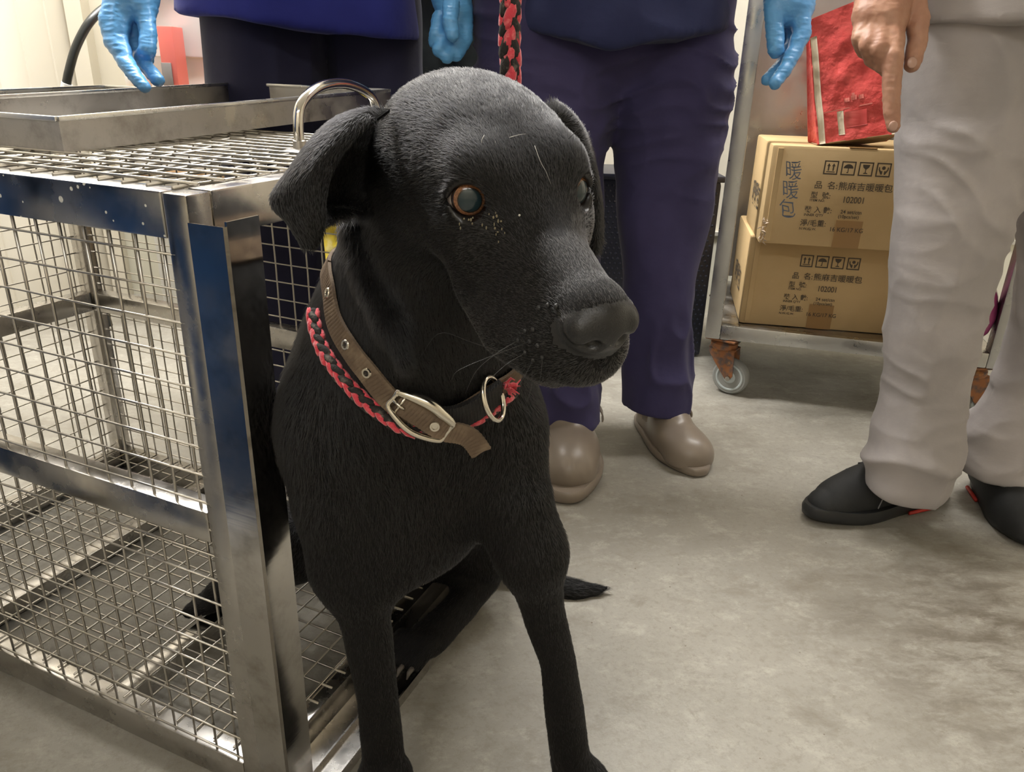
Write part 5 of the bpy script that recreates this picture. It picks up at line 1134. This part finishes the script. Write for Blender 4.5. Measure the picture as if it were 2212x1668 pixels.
COLLAR = [(-0.1482, 0.6060, 0.5928), (-0.1424, 0.5879, 0.5844), (-0.1394, 0.5784, 0.5741), (-0.1361, 0.5708, 0.5653), (-0.1300, 0.5619, 0.5571), (-0.1228, 0.5544, 0.5494), (-0.1136, 0.5471, 0.5403), (-0.1058, 0.5427, 0.5324), (-0.0979, 0.5395, 0.5226), (-0.0901, 0.5375, 0.5137), (-0.0796, 0.5372, 0.5053), (-0.0675, 0.5393, 0.4997), (-0.0502, 0.5456, 0.4993), (-0.0380, 0.5511, 0.5032), (-0.0274, 0.5562, 0.5092), (-0.0169, 0.5647, 0.5140), (-0.0046, 0.5916, 0.5189), (0.0005, 0.6146, 0.5352), (-0.0132, 0.6682, 0.5600), (-0.0492, 0.7068, 0.5748), (-0.0956, 0.7327, 0.5852), (-0.1325, 0.6926, 0.5929), (-0.1505, 0.6489, 0.5920), (-0.1482, 0.6060, 0.5928)]
collar = thing('dog_collar', (-.06, .55, .52), 'brown webbing dog collar with eyelets and a steel buckle around the dog neck', 'collar')
strap_o, SP, SN, SW = strap('strap', COLLAR, .0185, .0026, M_web, collar, .0050, 200)
def on_strap(px):          # index of the strap sample nearest a world point
    return int(np.argmin(np.linalg.norm(SP - V3(px), axis=1)))
eye_pts = [(-0.1412, 0.5851, 0.5815), (-0.1243, 0.5552, 0.5513), (-0.1069, 0.5434, 0.5333)]
for p in eye_pts:
    i = on_strap(p); MB().lathe([(.0021, 0), (.0024, .0008), (.0038, .0008), (.0043, 0), (.0043, -.001), (.0021, -.001)], SP[i] + SN[i] * .0014, SN[i], n=24).build('eyelet', M_nickel, collar, smooth=False)
    MB().lathe([(.0, 0), (.0021, 0), (.0021, .0001)], SP[i] + SN[i] * .0014, SN[i], n=16).build('eyelet_hole', M_ropeblk, collar)
# buckle: oval frame that bulges away from the neck
B0, B1 = V3((-0.0890, 0.5316, 0.5178)), V3((-0.0488, 0.5333, 0.4905)); i0 = on_strap((-0.0796, 0.5372, 0.5053)); bc = (B0 + B1) / 2; bt = nrm(B1 - B0); bn = nrm(SN[i0] + V3((0, -.35, .1))); bn = nrm(bn - bt * (bn @ bt)); bw = np.cross(bt, bn)
hb = np.linalg.norm(B1 - B0) / 2
def bp_(x, y, z): return bc + bt * x + bw * y + bn * z
rim = []
for x, y in ((-1, -.62), (-.55, -1), (0, -1.22), (.55, -1.06), (.92, -.82), (1, -.6), (1, 0), (1, .6), (.92, .82), (.55, 1.06), (0, 1.22), (-.55, 1), (-1, .62), (-1, 0)):
    rim.append(bp_(x * hb, y * .0112, .0035 + .0035 * (1 - x * x)))
R1 = spline(rim + [rim[0]], 70)[:-1]; mb = MB(); r_ = np.array([.0019 + (.0030 if ((q - bc) @ bw) * bw[2] > 0 else .0010) * max(0, abs((q - bc) @ bw) / .0112 - .3) for q in R1]); mb.tube(R1, r_, 10, closed=True); mb.build('buckle', M_nickel, collar, smooth=True)
MB().tube([bp_(-hb * .98, 0, .0055), bp_(-hb * .70, .0004, .0075), bp_(-hb * .55, .0006, .0070)], .0012, 8).build('buckle_tongue', M_nickel, collar, smooth=True)
MB().tube([bp_(-hb * .72, -.0085, .0052), bp_(-hb * .72, .0085, .0052)], .0011, 8).build('buckle_bar', M_nickel, collar, smooth=True)
# the strap end lies over the strap, through the buckle and hangs free
tail = [bp_(-hb * .8, 0, .003), bp_(-hb * .3, 0, .0042), bp_(hb * .3, 0, .0044), bp_(hb * .9, 0, .0042), (-0.0395, 0.5326, 0.4888), (-0.0302, 0.5328, 0.4842), (-0.0223, 0.5342, 0.4717)]
so, tp, tn, tw = strap('strap_end', tail, .0170, .0030, M_web, collar, 0, 40, False, bn)
p = bp_(hb * .55, 0, .0064); MB().lathe([(.0021, 0), (.0024, .0008), (.0038, .0008), (.0043, 0), (.0043, -.001), (.0021, -.001)], p, bn, n=24).build('eyelet', M_nickel, collar)
# black sleeve with the D ring
MB_path = [(-0.0572, 0.5428, 0.5004), (-0.0467, 0.5461, 0.5004), (-0.0362, 0.5514, 0.5039), (-0.0257, 0.5574, 0.5096), (-0.0152, 0.5667, 0.5164)]
strap('black_sleeve', MB_path, .0215, .0045, M_webd, collar, .0085, 40)
rc = V3((-0.0141, 0.5485, 0.5115)); ax_ = nrm(V3((.75, -.35, .30))); Rr = frame(ax_, (0, 0, 1))
ringp = [rc + Rr @ V3((math.cos(a) * .0135, math.sin(a) * .0175, 0)) for a in np.linspace(0, 2 * PI, 36, endpoint=False)]
MB().tube(ringp, .0021, 12, closed=True).build('d_ring', M_nickel, collar, smooth=True)

def blob_template(a, b, c, n=8, m=6):
    v = [(a * math.sin(PI * j / m) * math.cos(2 * PI * i / n), b * math.sin(PI * j / m) * math.sin(2 * PI * i / n), c * math.cos(PI * j / m)) for j in range(1, m) for i in range(n)]
    v = np.array(v + [(0, 0, c), (0, 0, -c)]); k = len(v) - 2
    f = [(j * n + i, (j + 1) * n + i, (j + 1) * n + (i + 1) % n, j * n + (i + 1) % n) for j in range(m - 2) for i in range(n)]
    f += [(k, i, (i + 1) % n) for i in range(n)] + [(k + 1, (m - 2) * n + (i + 1) % n, (m - 2) * n + i) for i in range(n)]
    return v, f
def braid(name, path, R0, pitch, parent, cols=6, flat=1., seed=1, face=None):
    g = np.random.default_rng(seed); P_ = spline(path, 400); s = np.r_[0, np.cumsum(np.linalg.norm(np.diff(P_, axis=0), axis=1))]; n = int(s[-1] / pitch)
    T = nrm(np.gradient(P_, axis=0)); mb = MB(); mb.tube(P_[::8], R0 * .62, 10, mi=1)
    x = V3((0, -1, 0)) if face is None else V3(face)
    for k in range(n):
        for c in range(cols):
            u = (k + .5 * (c % 2) + .5) * pitch
            if u > s[-1]: continue
            p = np.array([np.interp(u, s, P_[:, j]) for j in range(3)]); t = nrm(np.array([np.interp(u, s, T[:, j]) for j in range(3)]))
            x = nrm(x - t * (x @ t)); y = np.cross(t, x); a = 2 * PI * c / cols; r = x * math.cos(a) * flat + y * math.sin(a)
            tw_ = np.cross(r, t); tilt = .55 * (1 if c % 2 else -1) * (1 if c % 4 < 2 else -1); z = nrm(t + nrm(tw_) * tilt * .6)
            F_ = np.stack([nrm(np.cross(z, r)), nrm(np.cross(np.cross(z, r), -z)), z], 1)
            q = R0 * (.9 + .2 * g.random()); v, f = blob_template(q * .52, q * .36, pitch * .66 * (.92 + .16 * g.random()))
            v = v * (1 + .10 * g.normal(size=(len(v), 1))); mb.add(v @ F_.T + p + r * R0 * .72, f, 0 if c % 2 == 0 else 1)
    return mb.build(name, [M_ropered, M_ropeblk], parent, smooth=True)
leash = thing('rope_leash', (.0, .60, .68), 'red and black braided rope leash, looped round the dog neck and rising behind its head', 'leash')
up = [(-0.0312, 0.6905, 0.5879), (-0.0136, 0.6807, 0.6556), (-0.0082, 0.6758, 0.7092), (-0.0085, 0.6715, 0.7379), (-0.0101, 0.6735, 0.7688), (-0.0102, 0.6751, 0.7988), (-0.0100, 0.6819, 0.8284), (-0.0093, 0.6999, 0.8718)]
braid('leash_line', up, .0084, .0150, leash, 8, 1., 2)
loop = [(-0.1612, 0.6018, 0.5618), (-0.1571, 0.5920, 0.5540), (-0.1478, 0.5740, 0.5401), (-0.1323, 0.5564, 0.5265), (-0.1145, 0.5447, 0.5121), (-0.0951, 0.5394, 0.4987), (-0.0768, 0.5396, 0.4885), (-0.0556, 0.5444, 0.4869), (-0.0345, 0.5546, 0.4909), (-0.0160, 0.5690, 0.4984), (-0.0022, 0.5861, 0.5055)]
LP = np.array([on_neck(p, .0045)[0] for p in spline(loop, 40)])
for _ in range(4): LP[1:-1] = LP[1:-1] * .5 + (LP[:-2] + LP[2:]) * .25
braid('neck_loop', LP, .0060, .0110, leash, 6, 1., 3, (-.6, -.8, 0))
mb = MB(); g = np.random.default_rng(5); fp = V3((-0.0074, 0.5656, 0.5163))
for k in range(16):
    d = nrm(V3((.9, -.25, .12)) + g.normal(0, .42, 3)); mb.tube([fp, fp + d * .006, fp + d * .009 + g.normal(0, .0015, 3), fp + d * .0125 + g.normal(0, .002, 3)], [.0017, .0014, .0011, .0004], 6)
mb.build('frayed_end', M_ropered, leash, smooth=True)
